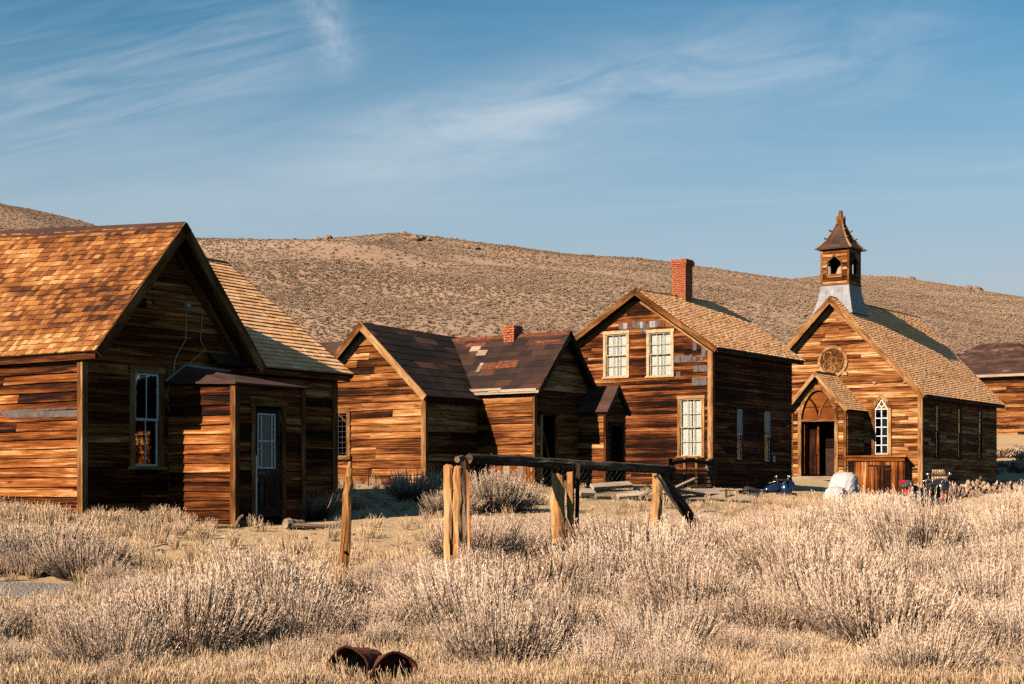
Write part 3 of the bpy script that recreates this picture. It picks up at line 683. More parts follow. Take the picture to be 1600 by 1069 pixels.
# ------------------------------------------------------------------ gabled shed
def shed():
    h = building('gabled_shed', 'tall gabled shed with sunlit plank front and dark tar roof', -2.314, 42.0, -.04)
    za, ze, W, D = -.1, 2.58, 4.1, 5.2
    wall(h, 'wall', (-W, 0, 0), X_, -Y_, W-.04, za, ze, apex=(W/2, 4.38), holes=[(W-3.35, W-2.72, .85, 2.02)], mat='wood_brown', course=.20, split=.45, jit=.008)
    wall(h, 'wall', (0, .04, 0), Y_, X_, D-.04, za, ze, mat='wood_brown', course=.20)
    wall(h, 'wall', (0, D, 0), -X_, Y_, W, za, ze, apex=(W/2, 4.38), mat='wood_brown', single=False)
    wall(h, 'wall', (-W, D, 0), -Y_, -X_, D, za, ze, mat='wood_brown', single=False)
    m = MB(); m.box((-.11, -.06, za), (0, -.036, ze+.05), axis=2); m.box((.003, -.06, za), (.045, .05, ze), axis=2); m.build('corner_board', 'wood_trim', h)
    ov, o2 = .26, .24; sl = (4.42-2.56)/(W/2); e0, e1 = V((o2, -ov, 2.62-sl*o2)), V((o2, D+.2, 2.62-sl*o2)); r0, r1 = V((-W/2, -ov, 4.50)), V((-W/2, D+.2, 4.40)); f0, f1 = V((-W-o2, -ov, 2.62-sl*o2)), V((-W-o2, D+.2, 2.62-sl*o2))
    a = deck(h, e0, e1, r1, r0); b = deck(h, f1, f0, r0, r1)
    shingles(a, h, e0, e1, r1, r0, .30, (.5, 1.0), 'tarpaper', th=.012, rag=.02, keep=70, name='tar_sheet'); shingles(b, h, f1, f0, r0, r1, .30, (.5, 1.0), 'tarpaper', th=.012, name='tar_sheet')
    barge(a, e0, r0, -Y_, .17); barge(b, f0, r0, -Y_, .17)
    # inner frieze boards lying on the front
    for E, par in ((V((.05, -.036, 2.5)), a), (V((-W-.05, -.036, 2.5)), b)):
        barge(par, E, V((-W/2, -.036, 4.33)), -Y_, .17, .025, 'wood_trim', 0, 'frieze_board')
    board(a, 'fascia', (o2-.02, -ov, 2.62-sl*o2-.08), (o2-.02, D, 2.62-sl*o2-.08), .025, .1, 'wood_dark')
    # wire covered window with heavy casing, half hidden by the cottage
    m = MB(); m.box((-2.72, -.075, .82), (-2.60, -.03, 2.12), axis=2); m.box((-3.47, -.075, .82), (-3.35, -.03, 2.1), axis=2); m.box((-3.5, -.08, 2.03), (-2.63, -.036, 2.16), axis=0); m.box((-3.52, -.12, .74), (-2.55, -.03, .84), axis=0); m.bar((-3.0, -.06, 2.0), (-2.73, -.06, 1.78), .07, .03); wn = m.build('window', 'wood_trim', h)
    m = MB()
    for k in range(5): x = -3.33+.14*k; m.tube([(x, -.03, .85), (x, -.03, 2.02)], .006, 4)
    for k in range(8): z = .92+.15*k; m.tube([(-3.34, -.034, z), (-2.72, -.034, z)], .006, 4)
    m.build('wire_grid', 'grey_metal', wn)
shed()

# ------------------------------------------------------------------ low cabin behind the shed
def cabin():
    h = building('low_cabin', 'low cabin with patched tar roof and open doorway behind the gabled shed', .611, 42.8, -.06)
    za, ze, W, D = -.2, 2.62, 6.3, 2.85
    wall(h, 'wall', (-W, 0, 0), X_, -Y_, W-.04, za, ze, mat='wood_brown', course=.19, split=.3, jit=.012, holes=[(W-1.25, W-.1, -.25, .62)])
    for k in range(5):                        # vertical repair boards low on the wall
        x = -1.24+k*.228; m = MB(); m.box((x, -.03, -.25), (x+.215, -.004, .60+random.uniform(-.02, .02)), axis=2); m.build('repair_board', 'wood_bleached' if k % 2 else 'wood_brown', h)
    wall(h, 'wall', (0, .04, 0), Y_, X_, D-.04, za, ze, apex=(D/2-.04, 4.22), holes=[(.30, .98, -.3, 1.95)], mat='wood_brown', course=.19)
    wall(h, 'wall', (0, D, 0), -X_, Y_, W, za, ze, mat='wood_brown', single=False)
    wall(h, 'wall', (-W, D, 0), -Y_, -X_, D, za, ze, apex=(D/2, 4.22), mat='wood_brown', single=False)
    m = MB(); m.box((-.02, -.06, za), (.045, .05, ze), axis=2); m.build('corner_board', 'wood_trim', h)
    sl = (4.32-2.68)/(D/2); e0, e1 = V((-W-.2, -.17, 2.55)), V((.26, -.17, 2.62)); r0, r1 = V((-W-.2, D/2, 4.32)), V((.26, D/2, 4.33)); f0, f1 = V((-W-.2, D+.17, 2.55)), V((.26, D+.17, 2.58))
    a = deck(h, e0, e1, r1, r0); b = deck(h, f1, f0, r0, r1)
    shingles(a, h, e0, e1, r1, r0, .235, (.28, .62), 'tar_sheet', th=.010, rag=.02, keep=140, name='tar_sheet'); shingles(b, h, f1, f0, r0, r1, .235, (.28, .6), 'tar_sheet', name='tar_sheet')
    # bleached patches, rust sheets and loose eave boards
    d = (r1-e1); L_ = d.length; d.normalize(); nn = X_.cross(d).normalized()
    for x, s, wx, hs, mt, nm in ((-2.95, 1.75, .34, .20, 'wood_bleached', 'roof_patch'), (-2.62, 1.55, .34, .22, 'wood_bleached', 'roof_patch'), (-2.28, .86, .13, .36, 'wood_bleached', 'roof_patch'), (-2.12, .93, .44, .28, 'rust', 'rust_sheet'), (-1.66, .96, .70, .30, 'rust', 'rust_sheet'), (-.75, 1.86, 1.0, .16, 'rust', 'rust_sheet'), (-3.2, 1.95, .7, .16, 'rust', 'rust_sheet')):
        o = V((x, -.17, 2.60))+d*s+nn*.012; m = MB(); m.hexa((o, o+X_*wx, o+X_*wx+d*hs, o+d*hs), tuple(p+nn*.014 for p in (o, o+X_*wx, o+X_*wx+d*hs, o+d*hs))); m.build(nm, mt, a)
    for x0, x1, dz, dy in ((-2.15, -.95, .05, -.03), (-2.0, .27, -.045, 0), (-1.4, .2, .01, -.02)):
        board(a, 'eave_board', (x0, -.19+dy, 2.60+dz-.01*x0), (x1, -.19+dy, 2.62+dz), .03, .075, 'wood_bleached')
    barge(a, e1, r1, X_, .13, .03, 'wood_dark'); barge(b, f1, r1, X_, .13, .03, 'wood_dark')
    ridge_cap(a, r0, r1, .10, 'rust', .09, (0, 1, 0))
    brick_stack(h, -1.68, D/2, 3.9, 4.58, .36, .36, .03)
    m = MB(); m.box((.02, .22, -.2), (.07, .32, 2.0), axis=2); m.box((.02, .98, -.2), (.07, 1.1, 2.0), axis=2); m.box((.02, .2, 1.96), (.075, 1.12, 2.08), axis=1); df = m.build('door_frame', 'wood_brown', h)
    board(df, 'brace', (.05, .34, 1.5), (.05, .92, .1), .03, .07, 'wood_brown', (1, 0, 0))
    m = MB(); m.box((.02, -.0, 1.35), (.05, .05, 2.55), axis=2); m.build('loose_strip', 'wood_bleached', h)
cabin()
def vestibule():
    h = building('small_vestibule', 'small vestibule with steep rusty tin roof joined to the low cabin', 2.628, 44.1, -.16)
    za, ze, W, D = -.3, 2.16, 1.25, 1.06
    wall(h, 'wall', (-W, 0, 0), X_, -Y_, W-.03, za, ze, mat='wood_brown', course=.19, split=.3, jit=.012)
    wall(h, 'wall', (0, .03, 0), Y_, X_, D-.03, za, ze, apex=(D/2, 2.78), holes=[(.2, .86, -.35, 1.72)], mat='wood_brown', course=.19, split=.1)
    wall(h, 'wall', (0, D, 0), -X_, Y_, W, za, ze, mat='wood_brown', single=False)
    m = MB(); m.box((-.03, -.058, za), (.042, .05, ze), axis=2); m.build('corner_board', 'wood_brown', h)
    e0, e1 = V((-W-.1, -.13, 2.08)), V((.12, -.13, 2.08)); r0, r1 = V((-W-.1, D/2, 2.87)), V((.12, D/2, 2.85)); f0, f1 = V((-W-.1, D+.13, 2.06)), V((.12, D+.13, 2.06))
    a = deck(h, e0, e1, r1, r0); b = deck(h, f1, f0, r0, r1)
    for k in range(2):
        for j in range(4):
            P = lambda u, v: (e0*(1-u)+e1*u)*(1-v)+(r0*(1-u)+r1*u)*v
            nn = V((0, -(2.87-2.08), D/2+.13)).normalized(); m = MB(); q = (P(j/4, k/2), P((j+1)/4-.004, k/2), P((j+1)/4-.004, min(1, (k+1)/2+.04)), P(j/4, min(1, (k+1)/2+.04)))
            m.hexa(tuple(p+nn*.003 for p in q), (q[0]+nn*.014, q[1]+nn*.014, q[2]+nn*.007, q[3]+nn*.007)); m.build('tin_sheet', 'rusty_tin', a)
    barge(a, e1, r1, X_, .09, .03, 'wood_dark'); barge(b, f1, r1, X_, .09, .03, 'wood_dark')
    m = MB(); m.box((.02, .12, -.3), (.06, .2, 1.78), axis=2); m.box((.02, .86, -.3), (.06, .94, 1.78), axis=2); m.box((.02, .1, 1.74), (.065, .96, 1.84), axis=1); m.build('door_frame', 'wood_dark', h)
    m = MB(); m.box((-.3, .22, -.3), (-.26, .84, 1.7), axis=2); m.build('door', 'wood_dark', h)
vestibule()

# ------------------------------------------------------------------ two-storey house
def two_storey():
    h = building('two_storey_house', 'two-storey plank house with brick chimney and white curtained windows', 6.83, 53.48, -.02, size=.93)
    za, W, D, ax = -.15, 6.1, 6.85, 3.05
    w1 = (W-4.53, W-3.62, 4.18, 5.80); w2 = (W-2.63, W-1.70, 4.14, 5.76); w3 = (W-1.31, W-.42, 1.12, 3.24)
    wall(h, 'wall', (-W, 0, 0), X_, -Y_, W-.05, za, 5.45, 5.22, apex=(ax, 7.26), holes=[w1, w2, w3], mat='wood_russet', course=.125, single=False, split=.4, jit=.006, lap=.012)
    s1 = (1.93, 2.42, 1.02, 2.92); s2 = (4.30, 4.86, .98, 2.92)
    wall(h, 'wall', (0, .05, 0), Y_, X_, D-.05, za, 5.2, holes=[(s1[0]-.05, s1[1]-.05, *s1[2:]), (s2[0]-.05, s2[1]-.05, *s2[2:])], mat='wood_russet', course=.125, single=False, split=.4)
    wall(h, 'wall', (0, D, 0), -X_, Y_, W, za, 5.2, 5.4, apex=(W-ax, 7.26), mat='wood_russet', course=.125, single=False)
    wall(h, 'wall', (-W, D, 0), -Y_, -X_, D, za, 5.4, mat='wood_russet', course=.125, single=False)
    m = MB(); m.box((-.16, -.062, za), (0, -.034, 5.2), axis=2); m.box((.003, -.062, za), (.05, .11, 5.18), axis=2); m.build('corner_board', 'wood_trim', h)
    m = MB(); m.box((-W, -.05, 3.98), (-.17, -.028, 4.10), axis=0); m.build('belt_board', 'wood_orange', h)
    ov, o2 = .36, .42
    sr = (7.36-5.28)/ax; slf = (7.36-5.5)/ax
    e0, e1 = V((o2, -ov, 5.33-sr*o2)), V((o2, D+.35, 5.33-sr*o2)); r0, r1 = V((-W+ax, -ov, 7.42)), V((-W+ax, D+.35, 7.55)); f0, f1 = V((-W-o2, -ov, 5.56-slf*o2)), V((-W-o2, D+.35, 5.56-slf*o2))
    a = deck(h, e0, e1, r1, r0, .06); b = deck(h, f1, f0, r0, r1, .06)
    shingles(a, h, e0, e1, r1, r0, .15, (.10, .2), 'shingle_tan', th=.03); shingles(b, h, f1, f0, r0, r1, .13, (.2, .4), 'shingle_tan')
    ridge_cap(a, r0, r1, .10, 'rust_dark', .06, (1, 0, 0))
    barge(a, e0, r0, -Y_, .20, .04); barge(b, f0, r0, -Y_, .20, .04)
    barge(a, V((.06, -.034, 5.13)), V((-W+ax, -.034, 7.22)), -Y_, .24, .03, 'wood_trim', 0, 'frieze_board'); barge(b, V((-W-.06, -.034, 5.36)), V((-W+ax, -.034, 7.22)), -Y_, .24, .03, 'wood_trim', 0, 'frieze_board')
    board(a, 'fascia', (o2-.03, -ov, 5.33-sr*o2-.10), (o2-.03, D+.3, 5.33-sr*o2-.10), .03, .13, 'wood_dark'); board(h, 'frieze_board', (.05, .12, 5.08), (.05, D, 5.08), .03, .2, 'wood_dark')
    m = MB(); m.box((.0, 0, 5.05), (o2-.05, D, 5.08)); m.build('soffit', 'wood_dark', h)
    brick_stack(h, -2.98, 3.25, 6.9, 8.92, .58, .52, .085)
    for wnd in (w1, w2, w3):
        s0, s1_, z0, z1 = wnd
        window(h, (-W, 0, 0), X_, -Y_, s0, s1_, z0, z1, .115, 3, 2, sash='cream_paint', trim='cream_paint' if wnd is not w3 else 'wood_trim', curtain=[(s0+.02, s0+(s1_-s0)*.47), (s0+(s1_-s0)*.53, s1_-.02)] if wnd is w3 else [(s0+.02, s0+(s1_-s0)*.5), (s0+(s1_-s0)*.54, s1_-.02)], bar=.022, depth=.06)
    for wnd in (s1, s2):
        s0, s1_, z0, z1 = wnd
        window(h, (0, 0, 0), Y_, X_, s0, s1_, z0, z1, .09, 1, 1, sash='white_paint', trim='wood_dark', curtain=[(s0+.02, s1_-.02)], depth=.04)
    # tin shingles nailed over gaps
    def patch(x, z, ww, hh): m = MB(); m.box((x, -.052, z), (x+ww, -.046, z+hh)); m.build('tin_patch', random.choice(['tin_patch', 'tin_patch', 'rust', 'tin_grey']) if z > 5.7 else 'tin_patch', h)
    for k in range(3): patch(-3.95+.19*k, 5.98-.0*k, .18, .22)
    patch(-3.38, 5.98, .18, .30)
    for k in range(9): patch(-3.16+.135*k, 5.97, .125, .24)
    for k in range(3): patch(-3.0+.13*k, 5.80, .12, .16)
    for x, z, ww, hh in ((-.72, 5.02, .16, .42), (-.36, 4.76, .20, .24), (-.36, 5.0, .2, .4), (-.80, 4.62, .5, .16), (-.60, 4.62, .17, .15), (-1.5, 4.60, .26, .26), (-1.22, 4.60, .26, .26), (-.97, 4.60, .24, .26), (-.70, 4.22, .22, .24), (-.46, 4.22, .34, .24), (-1.42, 4.08, .18, .18), (-.75, 3.72, .3, .28), (-.44, 3.72, .3, .28)): patch(x-.06, z, ww, hh)
    m = MB(); m.box((-W, -.02, -.5), (.0, .3, za+.02)); m.box((-.3, .1, -.6), (.02, D, za)); m.build('footing', 'stone', h)
    m = MB(); m.box((.03, 5.05, .95), (.06, 5.25, 1.2)); m.build('wall_box', 'grey_metal', h)
two_storey()

# ------------------------------------------------------------------ church
def arch_pts(cx, w_, zs, zt, n=9):
    """pointed arch outline from left spring to right spring"""
    out = []
    for i in range(n+1):
        f = i/n; out.append((cx-w_/2+w_/2*(1-math.cos(f*math.pi/2*1.0))**.9, zs+(zt-zs)*math.sin(f*math.pi/2)**1.0))
    return out+[(2*cx-x, z) for x, z in out[::-1][1:]]
def church():
    h = building('wooden_church', 'wooden church with belfry, rose ornament and gabled entry porch', 20.63, 78.96, -.2, size=1.12)
    za, W, D = -.55, 8.46, 10.6
    ax = W/2
    gw = (W-2.18, W-1.56, 1.55, 3.55)
    wall(h, 'wall', (-W, 0, 0), X_, -Y_, W-.05, za, 4.42, apex=(ax, 8.62), holes=[gw, (W-4.95, W-3.3, -.6, 2.98)], mat='wood_church', course=.17, single=False, split=.4, jit=.008, lap=.016)
    ns = [(1.72, 2.16), (4.75, 5.19), (7.78, 8.22)]
    wall(h, 'wall', (0, .05, 0), Y_, X_, D-.05, za, 4.35, holes=[(p-.05, q-.05, 1.35, 3.72) for p, q in ns], mat='wood_church', course=.17, single=False, split=.4)
    wall(h, 'wall', (0, D, 0), -X_, Y_, W, za, 4.35, apex=(ax, 8.55), mat='wood_church', course=.17, single=False)
    wall(h, 'wall', (-W, D, 0), -Y_, -X_, D, za, 4.35, mat='wood_church', course=.17, single=False)
    m = MB(); m.box((-.16, -.066, za), (0, -.038, 4.42), axis=2); m.box((.003, -.066, za), (.052, .10, 4.35), axis=2); m.build('corner_board', 'wood_trim', h)
    ov, o2 = .42, .36; sl = (8.8-4.46)/ax
    e0, e1 = V((o2, -ov, 4.46-sl*o2)), V((o2, D+.3, 4.46-sl*o2)); r0, r1 = V((-ax, -ov, 8.80)), V((-ax, D+.3, 8.86)); f0, f1 = V((-W-o2, -ov, 4.46-sl*o2)), V((-W-o2, D+.3, 4.46-sl*o2))
    a = deck(h, e0, e1, r1, r0, .07); b = deck(h, f1, f0, r0, r1, .07)
    shingles(a, h, e0, e1, r1, r0, .145, (.11, .2), 'shingle_tan', th=.03); shingles(b, h, f1, f0, r0, r1, .145, (.3, .5), 'shingle_tan')
    ridge_cap(a, r0, r1, .10, 'rust_dark', .08, (1, 0, 0))
    barge(a, e0, r0, -Y_, .24, .05); barge(b, f0, r0, -Y_, .24, .05)
    barge(a, V((.05, -.038, 4.28)), V((-ax, -.038, 8.52)), -Y_, .2, .03, 'wood_trim', 0, 'frieze_board'); barge(b, V((-W-.05, -.038, 4.28)), V((-ax, -.038, 8.52)), -Y_, .2, .03, 'wood_trim', 0, 'frieze_board')
    board(a, 'fascia', (o2-.02, -ov, 4.46-sl*o2-.1), (o2-.02, D+.25, 4.46-sl*o2-.1), .03, .12, 'wood_dark')
    # rose ornament: ring, quatrefoil lobes and hub
    rx, rz_ = -4.23, 5.80
    def ring(cx, cz, ro, ri, y0, y1, n=28, a0=0, a1=2*math.pi):
        m = MB()
        for i in range(n):
            t0, t1 = a0+(a1-a0)*i/n, a0+(a1-a0)*(i+1)/n; p = lambda r, t_, y: V((cx+r*math.cos(t_), y, cz+r*math.sin(t_)))
            m.hexa((p(ri, t0, y0), p(ro, t0, y0), p(ro, t1, y0), p(ri, t1, y0)), (p(ri, t0, y1), p(ro, t0, y1), p(ro, t1, y1), p(ri, t1, y1)), .4)
        return m
    ro = ring(rx, rz_, .74, .60, -.03, -.11).build('rose_ornament', 'wood_trim', h)
    ring(rx, rz_, .60, .02, -.03, -.06).build('rose_panel', 'wood_trim', ro)
    for k in range(4):
        t_ = math.pi/4+k*math.pi/2; ring(rx+.31*math.cos(t_), rz_+.31*math.sin(t_), .26, .19, -.055, -.10, 16).build('rose_lobe', 'wood_trim', ro)
    for k in range(4):
        t_ = k*math.pi/2; ring(rx+.36*math.cos(t_), rz_+.36*math.sin(t_), .16, .11, -.055, -.09, 14).build('rose_lobe', 'wood_trim', ro)
    ring(rx, rz_, .24, .16, -.055, -.105, 18).build('rose_hub', 'wood_trim', ro)
    m = MB(); m.box((rx+.46, -.11, rz_-.66), (rx+.72, -.03, rz_-.5)); m.box((rx-.70, -.11, rz_-.70), (rx-.4, -.03, rz_-.56)); m.build('rose_foot', 'wood_trim', ro)
    # gothic window of the front
    gx0, gx1 = -2.18, -1.56; gc = (gx0+gx1)/2
    m = MB(); m.box((gx0-.16, -.10, 1.45), (gx0, .02, 3.56), axis=2); m.box((gx1, -.10, 1.45), (gx1+.16, .02, 3.56), axis=2); m.box((gx0-.2, -.14, 1.36), (gx1+.2, .02, 1.46), axis=0)
    for sg in (-1, 1):
        po = [(gc+sg*(.31+.16), 3.56), (gc+sg*.34, 3.92), (gc, 4.22)]; pi = [(gc+sg*.31, 3.56), (gc+sg*.20, 3.80), (gc, 4.02)]
        for j in range(2):
            q = [pi[j], po[j], po[j+1], pi[j+1]]; fr, bk = [V((x, -.10, z)) for x, z in q], [V((x, .02, z)) for x, z in q]
            if sg > 0: m.hexa(bk, fr)
            else: m.hexa(bk[::-1], fr[::-1])
    wn = m.build('window', 'wood_trim', h)
    m = MB(); m.box((gc-.022, -.05, 1.46), (gc+.022, -.01, 3.62), axis=2)
    for x in (gx0, gx1-.035): m.box((x, -.05, 1.46), (x+.035, -.01, 3.58), axis=2)
    for k in range(6): z = 1.47+.41*k; m.box((gx0+.03, -.048, z-.02), (gx1-.03, -.012, z+.02), axis=0)
    for sg in (-1, 1): m.bar((gc, -.03, 3.60), (gc+sg*.22, -.03, 3.83), .03, .035); m.bar((gc+sg*.28, -.031, 3.52), (gc, -.031, 3.95), .03, .045)
    m.build('sash', 'white_paint', wn)
    for c in range(2):
        for r_ in range(5):
            x0 = gx0+.035 if c == 0 else gc+.02; z0 = 1.49+.41*r_; m = MB(); m.box((x0, -.032, z0), (x0+.25, -.028, z0+.37)); m.build('pane', 'glass', wn)
    m = MB(); m.face([(gx0+.03, -.03, 3.52), (gx1-.03, -.03, 3.52), (gx1-.11, -.03, 3.78), (gc, -.03, 4.0), (gx0+.11, -.03, 3.78)]); m.build('pane', 'glass', wn)
    m = MB(); m.face([(gx0, .0, 3.54), (gx1, .0, 3.54), (gx1-.1, .0, 3.78), (gc, .0, 4.02), (gx0+.1, .0, 3.78)]); m.build('blind', 'black_paint', wn)
    for p, q in ns: window(h, (0, 0, 0), Y_, X_, p, q, 1.35, 3.72, .1, 1, 2, sash='wood_trim', trim='wood_dark', depth=.05, head=.2)
    for x, z in ((-2.2, 4.75), (-.75, 4.73)): m = MB(); m.box((x-.07, -.10, z-.05), (x+.07, -.03, z+.05)); m.build('wall_lamp', 'wood_bleached', h)
    # entry porch
    P0, P1, py_ = -5.47, -2.74, -2.0; pw = P1-P0; pc = (P0+P1)/2
    d0, d1, dt = pc-.83, pc+.83, 3.0
    hol = [(d0-P0, d1-P0, -.1, dt)]
    ap = [x for x in arch_pts(pc, 1.66, 3.0, 4.42, 7)]
    for i in range(len(ap)//2): hol.append((ap[i][0]-P0+.0, ap[-1-i][0]-P0, ap[i][1], ap[i+1][1]))
    wall(h, 'porch_wall', (P0, py_, 0), X_, -Y_, pw, .35, 3.62, apex=(pw/2, 4.98), holes=hol, mat='wood_church', course=.13, single=False, split=0, lap=.012)
    wall(h, 'porch_wall', (P1, py_+.02, 0), Y_, X_, 1.97, .2, 3.62, mat='wood_church', course=.15, single=False)
    wall(h, 'porch_wall', (P0, -.03, 0), -Y_, -X_, 1.95, .2, 3.62, mat='wood_church', course=.15, single=False)
    for x in (P0, P1-.13): m = MB(); m.box((x, py_-.065, .3), (x+.13, py_-.035, 3.6), axis=2); m.build('corner_board', 'wood_trim', h)
    psl = (5.16-3.62)/(pw/2); pe = 3.66-psl*.2
    e0, e1 = V((P1+.2, py_-.34, pe)), V((P1+.2, .0, pe)); q0, q1 = V((pc, py_-.34, 5.20)), V((pc, .0, 5.20)); f0, f1 = V((P0-.2, py_-.34, pe)), V((P0-.2, .0, pe))
    a2 = deck(h, e0, e1, q1, q0, .05, name='porch_roof'); b2 = deck(h, f1, f0, q0, q1, .05, name='porch_roof')
    shingles(a2, h, e0, e1, q1, q0, .13, (.10, .2), 'shingle_tan', th=.018); shingles(b2, h, f1, f0, q0, q1, .13, (.10, .2), 'shingle_tan')
    barge(a2, e0, q0, -Y_, .15, .04); barge(b2, f0, q0, -Y_, .15, .04); ridge_cap(a2, q0, q1, .09, 'rust_dark', .06, (1, 0, 0))
    barge(a2, V((P1+.03, py_-.036, 3.56)), V((pc, py_-.036, 4.95)), -Y_, .14, .025, 'wood_trim', 0, 'frieze_board'); barge(b2, V((P0-.03, py_-.036, 3.56)), V((pc, py_-.036, 4.95)), -Y_, .14, .025, 'wood_trim', 0, 'frieze_board')
    m = MB(); m.box((d0-.14, py_-.075, .4), (d0+.02, py_+.06, 3.0), axis=2); m.box((d1-.02, py_-.075, .4), (d1+.14, py_+.06, 3.0), axis=2)
    inn = arch_pts(pc, 1.62, 3.0, 4.36, 9); oun = arch_pts(pc, 1.95, 3.0, 4.62, 9)
    for j in range(len(inn)-1):
        q = [inn[j], inn[j+1], oun[j+1], oun[j]]
        m.hexa([V((x, py_+.06, z)) for x, z in q], [V((x, py_-.075, z)) for x, z in q])
    m.box((d0+.02, py_-.06, 2.94), (d1-.02, py_+.05, 3.05), axis=0); df = m.build('door_arch', 'wood_trim', h)
    m = MB(); ii = arch_pts(pc, 1.66, 3.03, 4.40, 9); m.face([V((x, py_+.06, z)) for x, z in ii]); m.face([V((x, py_+.09, z)) for x, z in ii[::-1]]); m.build('tympanum', 'wood_orange', df)
    for sg in (-1, 1):                        # crossing tracery ribs
        pts = [(pc+sg*0.0, 3.05), (pc+sg*.05, 3.35), (pc+sg*.2, 3.72), (pc+sg*.44, 4.0)]
        for (x0, z0), (x1, z1) in zip(pts[:-1], pts[1:]): pass
        m = MB(); m.tube([(x, py_+.04, z) for x, z in pts], .045, 6); m.build('tracery', 'wood_orange', df)
    # leaf of the double door standing open, and a gate inside
    m = MB(); m.box((d0+.06, py_+.15, .55), (d0+.10, py_+.95, 2.92), axis=2); m.box((d0+.62, py_+.35, .55), (d0+.72, py_+.40, 2.92), axis=2); m.box((d0+.13, py_+.5, .55), (d0+.62, py_+.55, 1.5), axis=2); m.box((d0+.13, py_+.52, 1.5), (d0+.62, py_+.56, 2.92), axis=2); m.build('door', 'wood_russet', h)
    m = MB(); m.box((d1-.64, py_+.4, .5), (d1-.04, py_+.43, 1.72))
    for k in range(6): m.box((d1-.64, py_+.40, 1.78+.07*k), (d1-.04, py_+.42, 1.80+.07*k), axis=0)
    m.build('gate', 'rust_dark', h)
    m = MB(); m.box((P0-.1, py_-.5, .28), (P1+.1, -.05, .46)); m.build('porch_floor', 'wood_bleached', h)
    # stone footing below the walls
    m = MB(); m.box((-W, .03, -1.1), (-.03, .2, za)); m.box((-.2, .2, -1.1), (-.01, D, za)); m.build('footing', 'stone', h)
    # belfry
    cx, cy = -4.35, 1.15; s = .66
    m = MB(); prof = [(8.05, 1.02), (8.35, .92), (8.7, .83), (9.1, .745), (9.47, .70)]
    for (z0, r0_), (z1, r1_) in zip(prof[:-1], prof[1:]):
        for k in range(4):
            c = [(1, -1), (1, 1), (-1, 1), (-1, -1)]; p, q = c[k], c[(k+1) % 4]
            for j in range(4):
                f0_, f1_ = j/4, (j+1)/4; mx_ = lambda f_: (p[0]*(1-f_)+q[0]*f_, p[1]*(1-f_)+q[1]*f_)
                g0, g1 = mx_(f0_+.004), mx_(f1_-.004); o = random.uniform(0, .006)
                m.face([(cx+g0[0]*(r0_+o), cy+g0[1]*(r0_+o), z0), (cx+g1[0]*(r0_+o), cy+g1[1]*(r0_+o), z0), (cx+g1[0]*(r1_+o), cy+g1[1]*(r1_+o), z1), (cx+g0[0]*(r1_+o), cy+g0[1]*(r1_+o), z1)], r=random.random())
    sk = m.build('belfry_skirt', 'tin_grey', h)
    m = MB()
    for k in range(4):
        c = [(1, -1), (1, 1), (-1, 1), (-1, -1)]; p, q = c[k], c[(k+1) % 4]
        for (z0, r0_), (z1, r1_) in zip(prof[:-1], prof[1:]):
            m.face([(cx+p[0]*(r0_-.004), cy+p[1]*(r0_-.004), z0), (cx+q[0]*(r0_-.004), cy+q[1]*(r0_-.004), z0), (cx+q[0]*(r1_-.004), cy+q[1]*(r1_-.004), z1), (cx+p[0]*(r1_-.004), cy+p[1]*(r1_-.004), z1)])
    m.build('skirt_core', 'tin_patch', sk)
    z0, z1 = 9.47, 11.12
    ob = [(s-.37, s+.33, 9.93, 10.5), (s-.27, s+.23, 10.5, 10.62), (s-.15, s+.11, 10.62, 10.76)]
    bel = None
    for O, a_, n_ in (((cx-s, cy-s, 0), X_, -Y_), ((cx+s, cy-s, 0), Y_, X_), ((cx+s, cy+s, 0), -X_, Y_), ((cx-s, cy+s, 0), -Y_, -X_)):
        wl = wall(h, 'belfry_wall', O, a_, n_, 2*s, z0, z1, holes=ob, mat='wood_church', course=.16, single=False, split=0)
        O, a_, n_ = V(O), V(a_), V(n_); m = MB(); P = lambda q, z, o: O+a_*q+n_*o+Z_*z
        c0 = s-.02
        for sg in (-1, 1): m.bar(P(c0+sg*.40, 10.46, .04), P(c0, 10.84, .04), .06, .09, n_); m.bar(P(c0+sg*.36, 9.92, .035), P(c0+sg*.36, 10.48, .035), .04, .07, n_)
        m.bar(P(c0-.42, 9.9, .04), P(c0+.42, 9.9, .04), .06, .05, n_); m.build('opening_frame', 'wood_trim', wl)
    for sx in (-1, 1):
        for sy in (-1, 1):
            x, y = cx+sx*s, cy+sy*s; m = MB(); m.box((x-.055, y-.055, z0-.03), (x+.055, y+.055, z1+.02), axis=2); m.build('corner_board', 'wood_trim', h)
    m = MB()
    for zz in (z0-.05,): m.box((cx-s-.08, cy-s-.08, zz), (cx+s+.08, cy+s+.08, zz+.06))
    m.build('belfry_ledge', 'wood_trim', h)
    bl = MB(); n = 14; pr = [(.02, 10.42), (.10, 10.40), (.15, 10.28), (.19, 10.10), (.26, 9.97), (.23, 9.97), (.02, 10.05)]
    for (ra, zA), (rb_, zB) in zip(pr[:-1], pr[1:]):
        for k in range(n):
            t0, t1 = 2*math.pi*k/n, 2*math.pi*(k+1)/n
            bl.face([(cx+ra*math.cos(t0), cy+ra*math.sin(t0), zA), (cx+rb_*math.cos(t0), cy+rb_*math.sin(t0), zB), (cx+rb_*math.cos(t1), cy+rb_*math.sin(t1), zB), (cx+ra*math.cos(t1), cy+ra*math.sin(t1), zA)])
    bl.build('bell', 'wood_bleached', h, True)
    m = MB(); m.bar((cx-s, cy, 10.46), (cx+s, cy, 10.46), .08, .08); m.build('bell_beam', 'wood_dark', h)
    sp = [(11.10, .84), (11.18, .80), (11.34, .66), (11.55, .50), (11.85, .34), (12.15, .21), (12.42, .10)]; m = MB(); cs = [(1, -1), (1, 1), (-1, 1), (-1, -1)]
